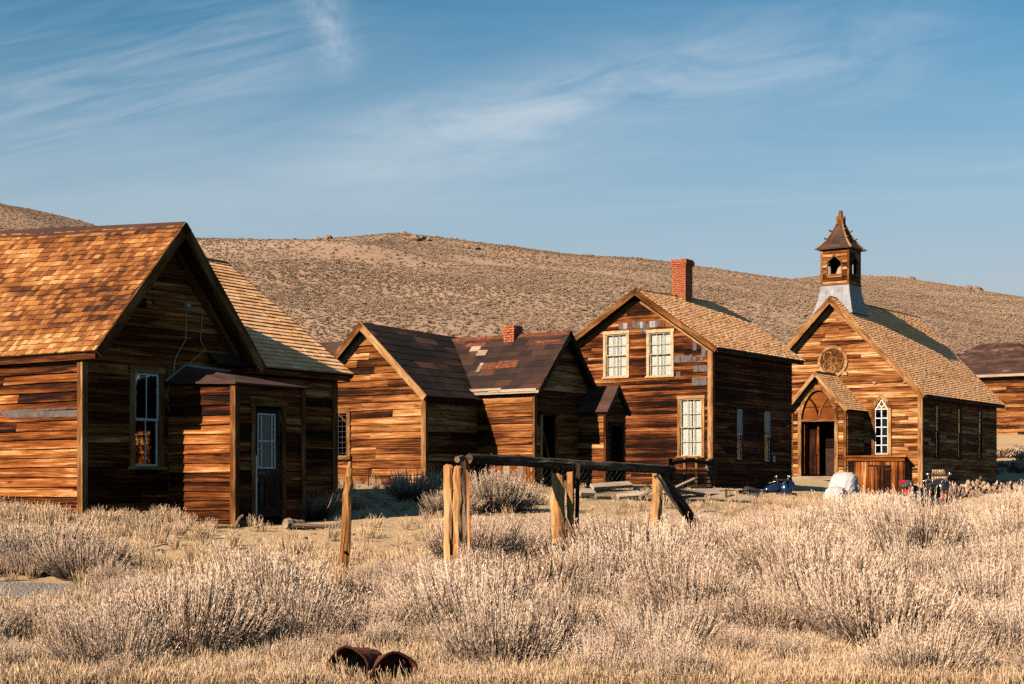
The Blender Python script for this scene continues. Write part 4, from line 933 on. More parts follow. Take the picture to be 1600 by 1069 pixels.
    for k in range(4):
        p, q = cs[k], cs[(k+1) % 4]
        for (zA, ra), (zB, rb_) in zip(sp[:-1], sp[1:]):
            for j in range(3):
                A = lambda f_: (p[0]*(1-f_)+q[0]*f_, p[1]*(1-f_)+q[1]*f_); g0, g1 = A(j/3), A((j+1)/3); o = random.uniform(0, .012)
                m.face([(cx+g0[0]*(ra+o), cy+g0[1]*(ra+o), zA), (cx+g1[0]*(ra+o), cy+g1[1]*(ra+o), zA), (cx+g1[0]*rb_, cy+g1[1]*rb_, zB), (cx+g0[0]*rb_, cy+g0[1]*rb_, zB)], r=random.random())
    m.face([(cx+p[0]*.84, cy+p[1]*.84, 11.10) for p in cs[::-1]]); spire = m.build('spire', 'rusty_tin', h)
    for p in cs:                              # carved hip ribs with crockets, curling up at the eaves
        pts = [(cx+p[0]*(r_+.02), cy+p[1]*(r_+.02), z_) for z_, r_ in sp]; pts[0] = (cx+p[0]*.92, cy+p[1]*.92, 11.13)
        m = MB(); m.tube(pts, [.03, .06, .045, .042, .04, .038, .04], 6)
        for z_, r_ in ((11.62, .49), (12.0, .32)): m.tube([(cx+p[0]*r_, cy+p[1]*r_, z_), (cx+p[0]*(r_+.10), cy+p[1]*(r_+.10), z_+.06)], [.05, .03], 6)
        m.build('hip_rib', 'wood_trim', spire)
    m = MB(); m.tube([(cx, cy, 12.3), (cx, cy, 12.55), (cx, cy, 12.62), (cx, cy, 12.98)], [.15, .11, .13, .10], 8)
    for p in cs: m.tube([(cx+p[0]*.12, cy+p[1]*.12, 12.36), (cx+p[0]*.14, cy+p[1]*.14, 12.72)], [.07, .05], 6)
    m.build('finial', 'wood_trim', spire)
church()

# ------------------------------------------------------------------ buildings farther back
def far_hall():
    h = building('long_hall', 'long plank hall with dark rusty hipped roof beyond the church', 39.6, 132, 4.3)
    W, D = 10.0, 9.0; za, ze = 4.2, 9.25
    wall(h, 'wall', (-W/2, 0, 0), X_, -Y_, W, za, ze, mat='wood_brown', course=.3, single=False, split=.7, jit=.01)
    wall(h, 'wall', (W/2, 0, 0), Y_, X_, D, za, ze, mat='wood_brown', course=.3, single=False)
    wall(h, 'wall', (W/2, D, 0), -X_, Y_, W, za, ze, mat='wood_brown', course=.4, single=False)
    wall(h, 'wall', (-W/2, D, 0), -Y_, -X_, D, za, ze, mat='wood_brown', course=.3, single=False)
    e = .4; A, B_, C, D_ = V((-W/2-e, -e, ze+.1)), V((W/2+e, -e, ze+.1)), V((W/2+e, D+e, ze+.1)), V((-W/2-e, D+e, ze+.1)); r0, r1 = V((-W/2+3.4, D/2, 12.4)), V((W/2-3.4, D/2, 12.4))
    for q in ((A, B_, r1, r0), (C, D_, r0, r1)): rf = deck(h, *q, t=.05, mat='wood_dark'); shingles(rf, h, *q, .45, (.5, .9), 'rusty_tin', name='roof_sheet')
    for q in ((B_, C, r1), (D_, A, r0)):
        m = MB(); m.face(q, r=.3); m.build('hip', 'rusty_tin', h)
    board(h, 'eave_board', A+V((0, -.05, -.1)), B_+V((0, -.05, -.1)), .05, .22, 'wood_bleached')
far_hall()
def back_shed():
    h = building('low_shed', 'low shed whose rusty roof shows behind the gabled shed', -6.2, 56, .3)
    wall(h, 'wall', (-3.5, 0, 0), X_, -Y_, 3.5, .2, 4.2, mat='wood_brown', course=.2, single=False)
    wall(h, 'wall', (0, 0, 0), Y_, X_, 3.4, .2, 4.2, apex=(1.7, 5.25), mat='wood_brown', course=.2, single=False)
    wall(h, 'wall', (0, 3.4, 0), -X_, Y_, 3.5, .2, 4.2, mat='wood_brown', course=.2, single=False)
    e0, e1, r1, r0, f0, f1 = V((-3.7, -.2, 4.1)), V((.25, -.2, 4.1)), V((.25, 1.7, 5.38)), V((-3.7, 1.7, 5.38)), V((-3.7, 3.6, 4.1)), V((.25, 3.6, 4.1))
    a = deck(h, e0, e1, r1, r0); shingles(a, h, e0, e1, r1, r0, .3, (.4, .8), 'rusty_tin', name='roof_sheet'); b = deck(h, f1, f0, r0, r1); shingles(b, h, f1, f0, r0, r1, .3, (.4, .8), 'rusty_tin', name='roof_sheet')
back_shed()
ZB = 0.0

# ------------------------------------------------------------------ yard things
def wob(a, b, n, amp):
    a, b = V(a), V(b); return [a+(b-a)*(i/n)+V((random.uniform(-amp, amp), random.uniform(-amp, amp), 0)) for i in range(n+1)]
def post(parent, x, y, h, r, top=.0, n=9, mat='wood_post', lean=(0, 0), split=False, base=None):
    """a rough round post: bark-less log with checks, knots and an uneven top"""
    z0 = (gz(x, y)+EYE if base is None else base)-.25; k = 12; m = MB(); pts = []; rad = []
    for i in range(k+1):
        f = i/k; pts.append((x+lean[0]*f+random.uniform(-.008, .008), y+lean[1]*f+random.uniform(-.008, .008), z0+(h+.25)*f)); rad.append(r*(1.08-.16*f)*random.uniform(.95, 1.06))
    m.tube(pts, rad, n); o = m.build('post', mat, parent, False)
    me = o.data
    for v in me.vertices:
        v.co.x += random.uniform(-.010, .010); v.co.y += random.uniform(-.010, .010)
        if v.co.z > z0+h+.2: v.co.z += random.uniform(-.05, .03)
    return o
def fence():
    P1, P2, P3 = V((-.78, 19.1, 0)), V((.62, 20.55, 0)), V((2.10, 23.0, 0))
    f = thing('rail_fence', 'old fence with black weathered top rail on rough split posts', 'fence', (0, 0, 0))
    post(f, -.77, 19.10, 1.36, .062, n=11); post(f, -.66, 19.06, 1.35, .058, n=11); board(f, 'post', (-.52, 19.02, gz(-.5, 19)+EYE-.2), (-.535, 19.05, EYE+.375), .045, .085, 'wood_brown', (0, 1, 0))
    post(f, -.59, 19.45, 1.45, .05, mat='wood_dark')
    post(f, .60, 20.45, 1.24, .094, n=12); post(f, .755, 20.45, 1.22, .05, n=9); board(f, 'post', (.83, 20.55, gz(.8, 20.5)+EYE-.2), (.87, 20.6, EYE+.30), .05, .09, 'wood_dark', (0, 1, 0))
    post(f, 2.08, 23.05, 1.25, .085, n=10, lean=(.07, 0))
    # black rail: half log, rough on top
    m = MB(); n = 26; a, b = V((-.52, 18.98, EYE+.335)), V((2.38, 23.22, EYE+.245)); pts = []
    for i in range(n+1):
        p = a+(b-a)*(i/n); p += V((random.uniform(-.006, .006), 0, random.uniform(-.003, .004))); pts.append(p)
    m.tube(pts, [.064*random.uniform(.93, 1.06) for _ in pts], 8); o = m.build('rail', 'wood_rail', f)
    for v in o.data.vertices: v.co += V((random.uniform(-.004, .004), random.uniform(-.004, .004), random.uniform(-.007, .007)))
    m = MB(); m.tube([(-.60, 19.0, EYE+.34), (-.66, 18.85, EYE+.32)], .04, 6); m.build('rail_end', 'wood_bleached', f)
    # diagonal brace at the far end
    m = MB(); m.bar((2.14, 23.0, EYE+.20), (3.02, 23.25, EYE-.98), .07, .17, (1, 0, .6)); o = m.build('brace', 'wood_rail', f)
    m = MB(); m.bar((2.12, 22.8, EYE+.15), (2.32, 22.9, EYE-.15), .02, .03); m.build('loose_stick', 'wood_bleached', f)
    # chicken wire stapled below the rail
    m = MB()
    def W(u, v): p = V((-.6, 19.1, 0)).lerp(V((2.1, 23.0, 0)), u); return V((p.x, p.y, EYE+.25-v))
    nu, nv, hh = 74, 22, 1.05
    for i in range(nu):
        for j in range(nv):
            if (i+j) % 2: continue
            c = W(i/nu, j/nv*hh)
            for di in (-1, 1):
                if 0 <= i+di <= nu: q = W((i+di)/nu, (j+1)/nv*hh); s = V((.0007, -.0005, .0002)); m.face([c-s, c+s, q+s, q-s])
    m.build('wire_mesh', 'wire', f, kind='stuff')
fence()
def lone_post():
    x, y = -2.02, 19.05; z = gz(x, y)+EYE
    f = thing('fence_post', 'single crooked grey-tan post standing alone before the cottage corner', 'post', (x, y, z))
    pts = [(-.03, 0, -.3), (-.028, 0, 0), (-.015, 0, .18), (-.005, .01, .4), (.01, 0, .62), (.022, .01, .85), (.02, 0, 1.0), (.04, 0, 1.12), (.028, 0, 1.22), (.045, 0, 1.32), (.052, 0, 1.40)]
    m = MB(); m.tube(pts, [.062, .06, .058, .06, .062, .058, .056, .05, .042, .035, .02], 10); o = m.build('post', 'wood_post', f)
    for v in o.data.vertices: v.co += V((random.uniform(-.008, .008), random.uniform(-.008, .008), 0))
    m = MB(); m.tube([(.0, -.055, .30), (-.005, -.075, .31)], [.022, .012], 7); m.build('knot', 'wood_dark', f)
lone_post()
def stake():
    x, y = -3.78, 41.2; z = gz(x, y)+EYE; m = MB(); m.tube([(x, y, z-.2), (x+.015, y, z+.5)], .014, 6); tag(m.build('metal_stake', 'rust_dark'), 'thin dark metal stake in the grass before the gabled shed', 'stake')
stake()

# woven rack and lumber in front of the two-storey house
def rack():
    o = V((5.05, 49.6, 0)); z = gz(5.6, 50.3)+EYE; f = thing('lattice_rack', 'dark wooden rack with woven slat side before the two-storey house', 'rack', (o.x, o.y, z), -TH)
    L = 2.75
    for y in (.0, .95, 1.75, L): m = MB(); m.bar((-.03, y, -.2), (-.03, y, 1.02+.1*math.sin(y)), .09, .09, (0, 1, 0)); m.build('post', 'wood_dark' if y in (0, L) else 'wood_trim', f)
    m = MB(); m.tube([(.03, -.9, .62), (.03, -.4, .72), (.03, .3, .92), (.03, 1.2, .98), (.03, 2.1, .93), (.03, L+.05, .90)], .065, 8); m.build('rail', 'wood_dark', f)
    m = MB(); m.box((-.06, L-.35, .45), (.05, L+.25, 1.02)); m.build('end_board', 'wood_dark', f)
    m = MB()
    for k in range(46): y = -.9+k*(L+.85)/46; m.box((.01, y, -.12), (.022, y+.038, .70+random.uniform(-.02, .02)), axis=2)
    for k in range(6): m.box((.024, -.95, -.06+k*.135), (.04, L, -.02+k*.135), axis=1)
    m.build('slat_weave', 'wood_dark', f, kind='stuff')
rack()
def lumber():
    items = [((905, 772), (1000, 776), .16, .06, .05), ((925, 764), (985, 760), .14, .05, .12), ((880, 790), (1015, 796), .20, .05, .03), ((930, 795), (1040, 778), .15, .05, .10), ((965, 786), (1080, 770), .12, .05, .14), ((1010, 800), (1100, 782), .14, .04, .06), ((1085, 783), (1170, 783), .22, .05, .05), ((1088, 772), (1125, 772), .22, .04, .32), ((1000, 792), (1030, 765), .06, .05, .25), ((1050, 768), (1085, 752), .05, .04, .30), ((890, 800), (950, 790), .12, .05, .02), ((1040, 765), (1100, 775), .07, .05, .22)]
    labs = ['bleached plank lying nearest the small vestibule in the lumber pile', 'short bleached plank propped above the others beside the vestibule', 'widest long grey plank at the foot of the lumber pile', 'slanting grey plank across the middle of the lumber pile', 'long tilted plank leaning up behind the third fence post', 'grey plank lying under the diagonal fence brace', 'low pale plank on the ground before the shaded side of the tall house', 'short pale plank raised like a bench near the lattice rack', 'steep thin stick standing in the lumber pile', 'thin pale stick sloping up before the lattice rack', 'short grey plank lowest at the edge of the brush', 'thin pale stick sloping down before the lattice rack']
    for (a, b, w_, t_, up), lab in zip(items, labs):
        d = 38.0 if a[0] < 1085 else 41.0
        ax_, bx = (a[0]-800)/FPX*d, (b[0]-800)/FPX*(d+.6); za = (HOR-a[1])/FPX*d+EYE; zb = (HOR-b[1])/FPX*(d+.6)+EYE
        za = max(za, gz(ax_, d)+EYE+.03); zb = max(zb, gz(bx, d+.6)+EYE+.03)
        m = MB(); m.bar((ax_, d, za+.05), (bx, d+.6, zb+.05), w_*1.35, t_*1.7, (0, -.55, .8)); tag(m.build('plank', 'wood_bleached'), lab, 'plank', 'loose lumber before the two-storey house')
    m = MB(); x, y = (1105-800)/FPX*41.3, 41.3; z0 = gz(x, y)+EYE
    for dx in (-.55, .5): m.tube([(x+dx, y, z0-.1), (x+dx, y, z0+.30)], .03, 6)
    tag(m.build('trestle_legs', 'wood_dark'), 'two short dark trestle legs under the raised pale plank', 'trestle')
lumber()
def bin_():
    x, y = 13.49, 54.0; z = -.63; f = thing('wooden_bin', 'orange upright-board bin with sloping lid and small door before the church', 'bin', (x, y, EYE+z), -TH+R(8))
    W, D, H_ = 1.92, 1.2, 1.72
    for k in range(9): m = MB(); a = -W+k*W/9; m.box((a+.006, -.03-.004*(k % 2), 0), (a+W/9-.004, 0, H_-.1+random.uniform(-.01, .01)), axis=2); m.build('plank', 'wood_bin', f)
    for k in range(7): m = MB(); a = k*D/7; m.box((0, a+.006, 0), (.03+.004*(k % 2), a+D/7-.004, H_-.1-.04*k), axis=2); m.build('plank', 'wood_bin', f)
    m = MB(); m.box((-W, .02, 0), (-W+.03, D, H_-.4)); m.box((-W+.03, D-.03, 0), (-.0, D, H_-.4)); m.box((-W+.03, .002, 0.02), (-.002, D-.03, H_-.42)); m.build('bin_body', 'wood_dark', f)
    m = MB(); m.hexa((V((-W-.08, -.12, H_-.08)), V((.1, -.12, H_-.08)), V((.1, D+.1, H_-.42)), V((-W-.08, D+.1, H_-.42))), (V((-W-.08, -.12, H_-.02)), V((.1, -.12, H_-.02)), V((.1, D+.1, H_-.36)), V((-W-.08, D+.1, H_-.36)))); m.build('lid', 'wood_bin', f)
    m = MB(); m.box((-W-.05, -.075, H_-.22), (.05, -.036, H_-.09), axis=0); m.build('lid_trim', 'wood_bin', f)
    m = MB()
    for k in range(4): m.box((-1.18+k*.18, -.07, .22), (-1.01+k*.18, -.04, 1.32), axis=2)
    do = m.build('door', 'wood_bin', f); m = MB(); m.box((-1.2, -.085, 1.32), (-.44, -.045, 1.37), axis=0); m.build('door_top', 'wood_dark', do); m = MB(); m.box((-.64, -.09, 1.18), (-.42, -.07, 1.24), axis=0); m.build('hinge', 'rust_dark', do)
bin_()

# ------------------------------------------------------------------ motorcycles
def wheel(f, x, r, w_):
    n = 24; m = MB()
    for k in range(n):
        for j in range(8):
            def p(kk, jj): a = 2*math.pi*kk/n; b = 2*math.pi*jj/8; rr = r-w_/2+w_/2*math.cos(b); return (x+rr*math.cos(a), w_/2*math.sin(b), r+rr*math.sin(a))
            m.face([p(k, j), p(k+1, j), p(k+1, j+1), p(k, j+1)])
    ty = m.build('wheel', 'black_rubber', f, True)
    m = MB(); m.tube([(x, -.07, r), (x, .07, r)], .07, 12)
    for k in range(10): a = 2*math.pi*k/10; m.tube([(x+.05*math.cos(a), .0, r+.05*math.sin(a)), (x+(r-w_)*math.cos(a), .0, r+(r-w_)*math.sin(a))], .012, 5)
    m.build('spokes', 'chrome', ty)
def motorcycle(name, label, X, Y, rz, paint, accent, screen=True, rack=False, z=None):
    z = gz(X, Y) if z is None else z
    f = thing(name, label, 'motorcycle', (X, Y, EYE+z), rz, 'motorcycles parked on the street')
    wheel(f, -.75, .31, .16); wheel(f, .80, .32, .12)
    m = MB(); m.loft([((-.30, 0, .48), .05, .10), ((-.2, 0, .46), .18, .2), ((.15, 0, .46), .2, .22), ((.32, 0, .5), .1, .14)]); m.build('engine', 'grey_metal', f, True)
    m = MB(); m.loft([((-.25, 0, .84), .06, .05), ((-.12, 0, .86), .14, .11), ((.15, 0, .90), .18, .14), ((.36, 0, .90), .13, .12), ((.46, 0, .88), .04, .05)]); m.build('tank', paint, f, True)
    m = MB(); m.loft([((-1.0, 0, .84), .08, .06), ((-.88, 0, .88), .15, .09), ((-.6, 0, .82), .16, .09), ((-.35, 0, .76), .16, .07), ((-.1, 0, .80), .1, .05)]); m.build('seat', 'black_rubber', f, True)
    m = MB(); m.loft([((-1.12, 0, .55), .05, .05), ((-.95, 0, .68), .11, .08), ((-.7, 0, .70), .12, .07), ((-.5, 0, .6), .1, .06)]); m.build('rear_fender', paint, f, True)
    m = MB(); m.loft([((.52, 0, .70), .06, .04), ((.7, 0, .72), .09, .03), ((.9, 0, .71), .09, .04), ((1.08, 0, .60), .05, .05)]); m.build('front_fender', accent, f, True)
    m = MB(); m.tube([(.80, .09, .32), (.52, .09, 1.0)], .028, 7); m.tube([(.80, -.09, .32), (.52, -.09, 1.0)], .028, 7); m.build('fork', 'chrome', f, True)
    m = MB(); m.tube([(.18, .42, 1.06), (.36, .30, 1.12), (.48, .1, 1.06), (.48, -.1, 1.06), (.36, -.30, 1.12), (.18, -.42, 1.06)], .018, 7); m.build('handlebar', 'chrome', f, True)
    for s in (-1, 1):
        m = MB(); m.tube([(.40, s*.30, 1.12), (.44, s*.36, 1.26)], .008, 5); m.loft([((.40, s*.38, 1.28), .05, .03), ((.44, s*.38, 1.28), .075, .045), ((.46, s*.38, 1.28), .05, .03)], 10); m.build('mirror', 'chrome', f, True)
        m = MB(); m.loft([((-1.05, s*.27, .58), .09, .13), ((-1.0, s*.27, .58), .12, .17), ((-.6, s*.27, .58), .12, .17), ((-.52, s*.27, .58), .08, .12)], 12, p=4); sb = m.build('saddlebag', paint, f, True)
        m = MB(); m.box((-1.0, s*.27-.1, .735), (-.62, s*.27+.1, .765)); m.build('bag_lid', 'grey_metal', sb)
        m = MB(); m.tube([(.2, s*.2, .30), (-.2, s*.24, .24), (-1.05, s*.24, .28)], [.035, .04, .05], 8); m.build('exhaust', 'chrome', f, True)
    m = MB(); m.loft([((.28, 0, .86), .16, .10), ((.36, 0, .84), .30, .26), ((.52, 0, .88), .32, .28), ((.66, 0, .92), .26, .22), ((.76, 0, .95), .12, .10)], 14); m.build('fairing', paint, f, True)
    m = MB(); m.loft([((.30, -.2, .60), .04, .05), ((.45, -.25, .72), .06, .18), ((.62, -.22, .80), .05, .14)], 10); m.loft([((.30, .2, .60), .04, .05), ((.45, .25, .72), .06, .18), ((.62, .22, .80), .05, .14)], 10); m.build('side_panel', accent, f, True)
    m = MB(); m.loft([((.74, 0, 1.0), .10, .11), ((.80, 0, 1.0), .12, .13), ((.84, 0, .98), .09, .10), ((.86, 0, .98), .05, .05)]); m.build('headlamp', accent, f, True)
    if screen:
        m = MB(); k = 8
        for i in range(k):
            def p(ii, zz): a = -1.0+2.0*ii/k; return (.62-.10*a*a-.24*(zz-1.0), a*.28*(1-.35*max(0, zz-1.2)/.25), zz)
            for z0, z1 in ((1.02, 1.22), (1.22, 1.42)): m.face([p(i, z0), p(i+1, z0), p(i+1, z1), p(i, z1)])
        o = m.build('windscreen', 'tinted_screen', f, True); md = o.modifiers.new('thickness', 'SOLIDIFY'); md.thickness = .008
    else:
        m = MB(); m.loft([((.2, 0, 1.15), .2, .02), ((.3, 0, 1.16), .30, .035), ((.5, 0, 1.17), .3, .04), ((.62, 0, 1.15), .15, .02)]); m.build('instrument_cover', 'black_paint', f, True)
    m = MB(); m.box((-1.16, -.16, .72), (-1.10, .16, .84)); m.build('tail_light', 'red_lens', f)
    m = MB(); m.box((-1.155, -.10, .50), (-1.145, .10, .62)); m.build('number_plate', 'white_paint', f)
    if rack:
        m = MB()
        for s in (-.18, .18): m.tube([(-1.1, s, .9), (-1.42, s, .92), (-1.42, s, .55)], .015, 5)
        m.tube([(-1.42, -.18, .92), (-1.42, .18, .92)], .015, 5); m.build('luggage_rack', 'black_paint', f)
    else:
        m = MB(); m.loft([((-1.3, 0, .98), .12, .08), ((-1.25, 0, .99), .17, .11), ((-1.02, 0, .99), .17, .11), ((-.98, 0, .98), .12, .08)], 12, p=4)
        m.build('top_box', 'grey_metal', f, True); m = MB(); m.box((-1.32, -.13, 1.0), (-1.29, .13, 1.08)); m.build('box_light', 'red_lens', f)
motorcycle('motorcycle', 'black and red touring motorcycle with tinted windscreen beside the church bin', 12.25, 46.0, R(40), 'black_paint', 'red_paint', True, False, -.92)
motorcycle('motorcycle', 'blue motorcycle with luggage rack before the shaded side of the tall house', 8.25, 50.0, R(22), 'blue_paint', 'blue_paint', False, True, -.96)
def covered():
    X, Y = 10.35, 49.3; z = -.70
    f = thing('covered_motorcycle', 'motorcycle hidden under a pale grey fabric cover beside the wooden bin', 'motorcycle', (X, Y, EYE+z), R(60), 'motorcycles parked on the street')
    m = MB(); n = 34
    secs = [(-.98, .20, .50), (-.95, .30, .66), (-.80, .33, .74), (-.50, .34, .76), (-.36, .33, .74), (-.29, .29, .62), (-.24, .33, .72), (-.14, .40, .98), (.02, .45, 1.14), (.22, .48, 1.26), (.42, .47, 1.28), (.56, .45, 1.20), (.78, .40, .98), (.98, .34, .76), (1.08, .26, .60), (1.12, .16, .42)]
    for i, (x, ry, top) in enumerate(secs):
        for q in range(n):
            a = math.pi*q/(n-1); ca, sa = math.cos(a), math.sin(a); side = abs(ca)**.55; up = abs(sa)**.42
            fold = .045*math.sin(q*1.15+i*.9)*(1-up*.8)+.03*math.sin(q*.7-i*1.7)
            m.v.append((x+.03*math.sin(q*.9+i)+.02*math.sin(q*2.1), math.copysign(side, ca)*ry*(1.06+fold), .05+(top-.05)*up*(1+.018*math.sin(q*1.9+i*2.1))))
    for j in range(len(secs)-1):
        for q in range(n-1): m.f.append((j*n+q, j*n+q+1, (j+1)*n+q+1, (j+1)*n+q)); m.uv.append([(0, 0)]*4); m.r.append(.5)
    for j, rev in ((0, 1), (len(secs)-1, 0)): m.f.append(tuple(range(j*n, j*n+n))[::-1 if rev else 1]); m.uv.append([(0, 0)]*n); m.r.append(.5)
    f.scale = (.9, .9, .9); m.build('cover', 'cover_fabric', f, True)
    for s in (-1, 1):
        m = MB(); m.tube([(s*.62, -.05, .30), (s*.62, .05, .30)], .29, 18); m.build('wheel', 'black_rubber', f)
covered()

# rusty half drums in the grass at the bottom
def drum(name, label, px_, d, ztop, r, ln, yaw, pitch, a0, a1):
    x = (px_-800)/FPX*d; g = gz(x, d)+EYE; f = thing(name, label, 'scrap metal', (x, d, g), yaw, 'rusty scrap in the foreground grass')
    m = MB(); n = 22; k = 5
    cz = ztop-r
    def p(i, j, o): a = a0+(a1-a0)*i/n; rr = r-o+.008*math.sin(i*1.3+j*2); y = (j/k-.5)*ln; return V((rr*math.cos(a), y, cz+rr*math.sin(a)+y*pitch))
    for i in range(n):
        for j in range(k): m.face([p(i, j, 0), p(i+1, j, 0), p(i+1, j+1, 0), p(i, j+1, 0)], r=random.random()); m.face([p(i, j, .007), p(i, j+1, .007), p(i+1, j+1, .007), p(i+1, j, .007)], r=random.random())
        for j, s in ((0, 1), (k, -1)): q = [p(i, j, 0), p(i, j, .007), p(i+1, j, .007), p(i+1, j, 0)]; m.face(q if s > 0 else q[::-1])
    m.face([p(i, k-1, .01) for i in range(n)], r=.2); m.face([p(i, k-1, .02)+V((0, .01, 0)) for i in range(n)][::-1], r=.2); m.build('shell', 'rust', f, True)
    m = MB(); pts = [p(i, 0, -.004) for i in range(n+1)]; m.tube(pts, .009, 6); m.build('rim', 'rust_dark', f, True)
    pts = [p(i, k*.55, .012) for i in range(n+1)]; m = MB(); m.tube(pts, .008, 6); m.build('hoop', 'rust_dark', f, True)
drum('rusty_drum', 'rusty open half drum with inner hoops, tilted, in foreground grass', 560, 12.74, .285, .18, .34, R(-24), -.10, 0, R(360))
drum('rusty_drum', 'dark rusty half drum with wider mouth beside the tilted one', 612, 12.64, .255, .18, .30, R(16), -.12, 0, R(360))
m = MB(); m.bar(((585-800)/FPX*12.75, 12.75, gz(-1.1, 12.75)+EYE+.05), ((600-800)/FPX*12.85, 12.85, gz(-1, 12.8)+EYE+.16), .13, .012, (0, -1, .3)); tag(m.build('rusty_plate', 'rust'), 'bent rusty plate lying between the two half drums', 'scrap metal', 'rusty scrap in the foreground grass')

# sticks and logs by the porch
def log(px0, py0, px1, py1, r, lab, mat='wood_bleached', d=27.0):
    a, b = V(((px0-800)/FPX*d, d, 0)), V(((px1-800)/FPX*d, d+.3, 0)); a.z = max(gz(a.x, a.y)+EYE+r*.8, (HOR-py0)/FPX*d+EYE); b.z = max(gz(b.x, b.y)+EYE+r*.8, (HOR-py1)/FPX*d+EYE)
    m = MB(); pts = wob(a, b, 5, .012); m.tube(pts, [r*random.uniform(.85, 1.15) for _ in pts], 8); tag(m.build('log', mat), lab, 'log', 'old wood lying by the porch')
log(448, 821, 532, 827, .045, 'pale log lying on the ground right of the porch'); log(446, 818, 468, 824, .09, 'short thick pale log end beside the porch')
log(300, 829, 368, 828, .04, 'flat weathered timber along the foot of the porch wall', 'wood_trim', 27.2)
log(366, 826, 374, 806, .03, 'broken stub of wood leaning on the porch corner', 'wood_bleached', 27.2)

# rocks on the hill crest
def outcrop(px_, py_, d, size, n, lab):
    x = (px_-800)/FPX*d; z = gz(x, d)+EYE; f = thing('rock_outcrop', lab, 'rocks', (x, d, z), 0, 'rock outcrops on the hillside')
    for k in range(n):
        s = size*random.uniform(.35, 1); ox, oy = random.gauss(0, size*.8), random.gauss(0, size*.6); me = bpy.data.meshes.new('boulder')
        import bmesh
        bm = bmesh.new(); bmesh.ops.create_icosphere(bm, subdivisions=2, radius=s)
        for v in bm.verts: v.co *= random.uniform(.72, 1.12); v.co.z *= .75
        bm.to_mesh(me); bm.free(); me.materials.append(M['rock']); o = bpy.data.objects.new('boulder', me); COL.objects.link(o); o.parent = f; o.location = (ox, oy, gz(x+ox, d+oy)-gz(x, d)+s*.2)
outcrop(642, 362, 455, 2.0, 7, 'dark rock outcrop on the crest of the hill'); outcrop(508, 388, 420, 1.5, 7, 'low brown rocks left of the crest outcrop'); outcrop(655, 400, 390, 1.7, 9, 'dark boulders on the slope just below the crest outcrop')
outcrop(730, 412, 380, 1.3, 5, 'scattered dark boulders right of the slope boulders'); outcrop(915, 412, 395, 1.2, 4, 'small brown rocks on the slope left of the brick chimney'); outcrop(1520, 470, 720, 2.6, 9, 'dark rocks high on the far hill above the long hall'); outcrop(1418, 440, 770, 2.2, 5, 'dark rocks on the skyline right of the belfry')

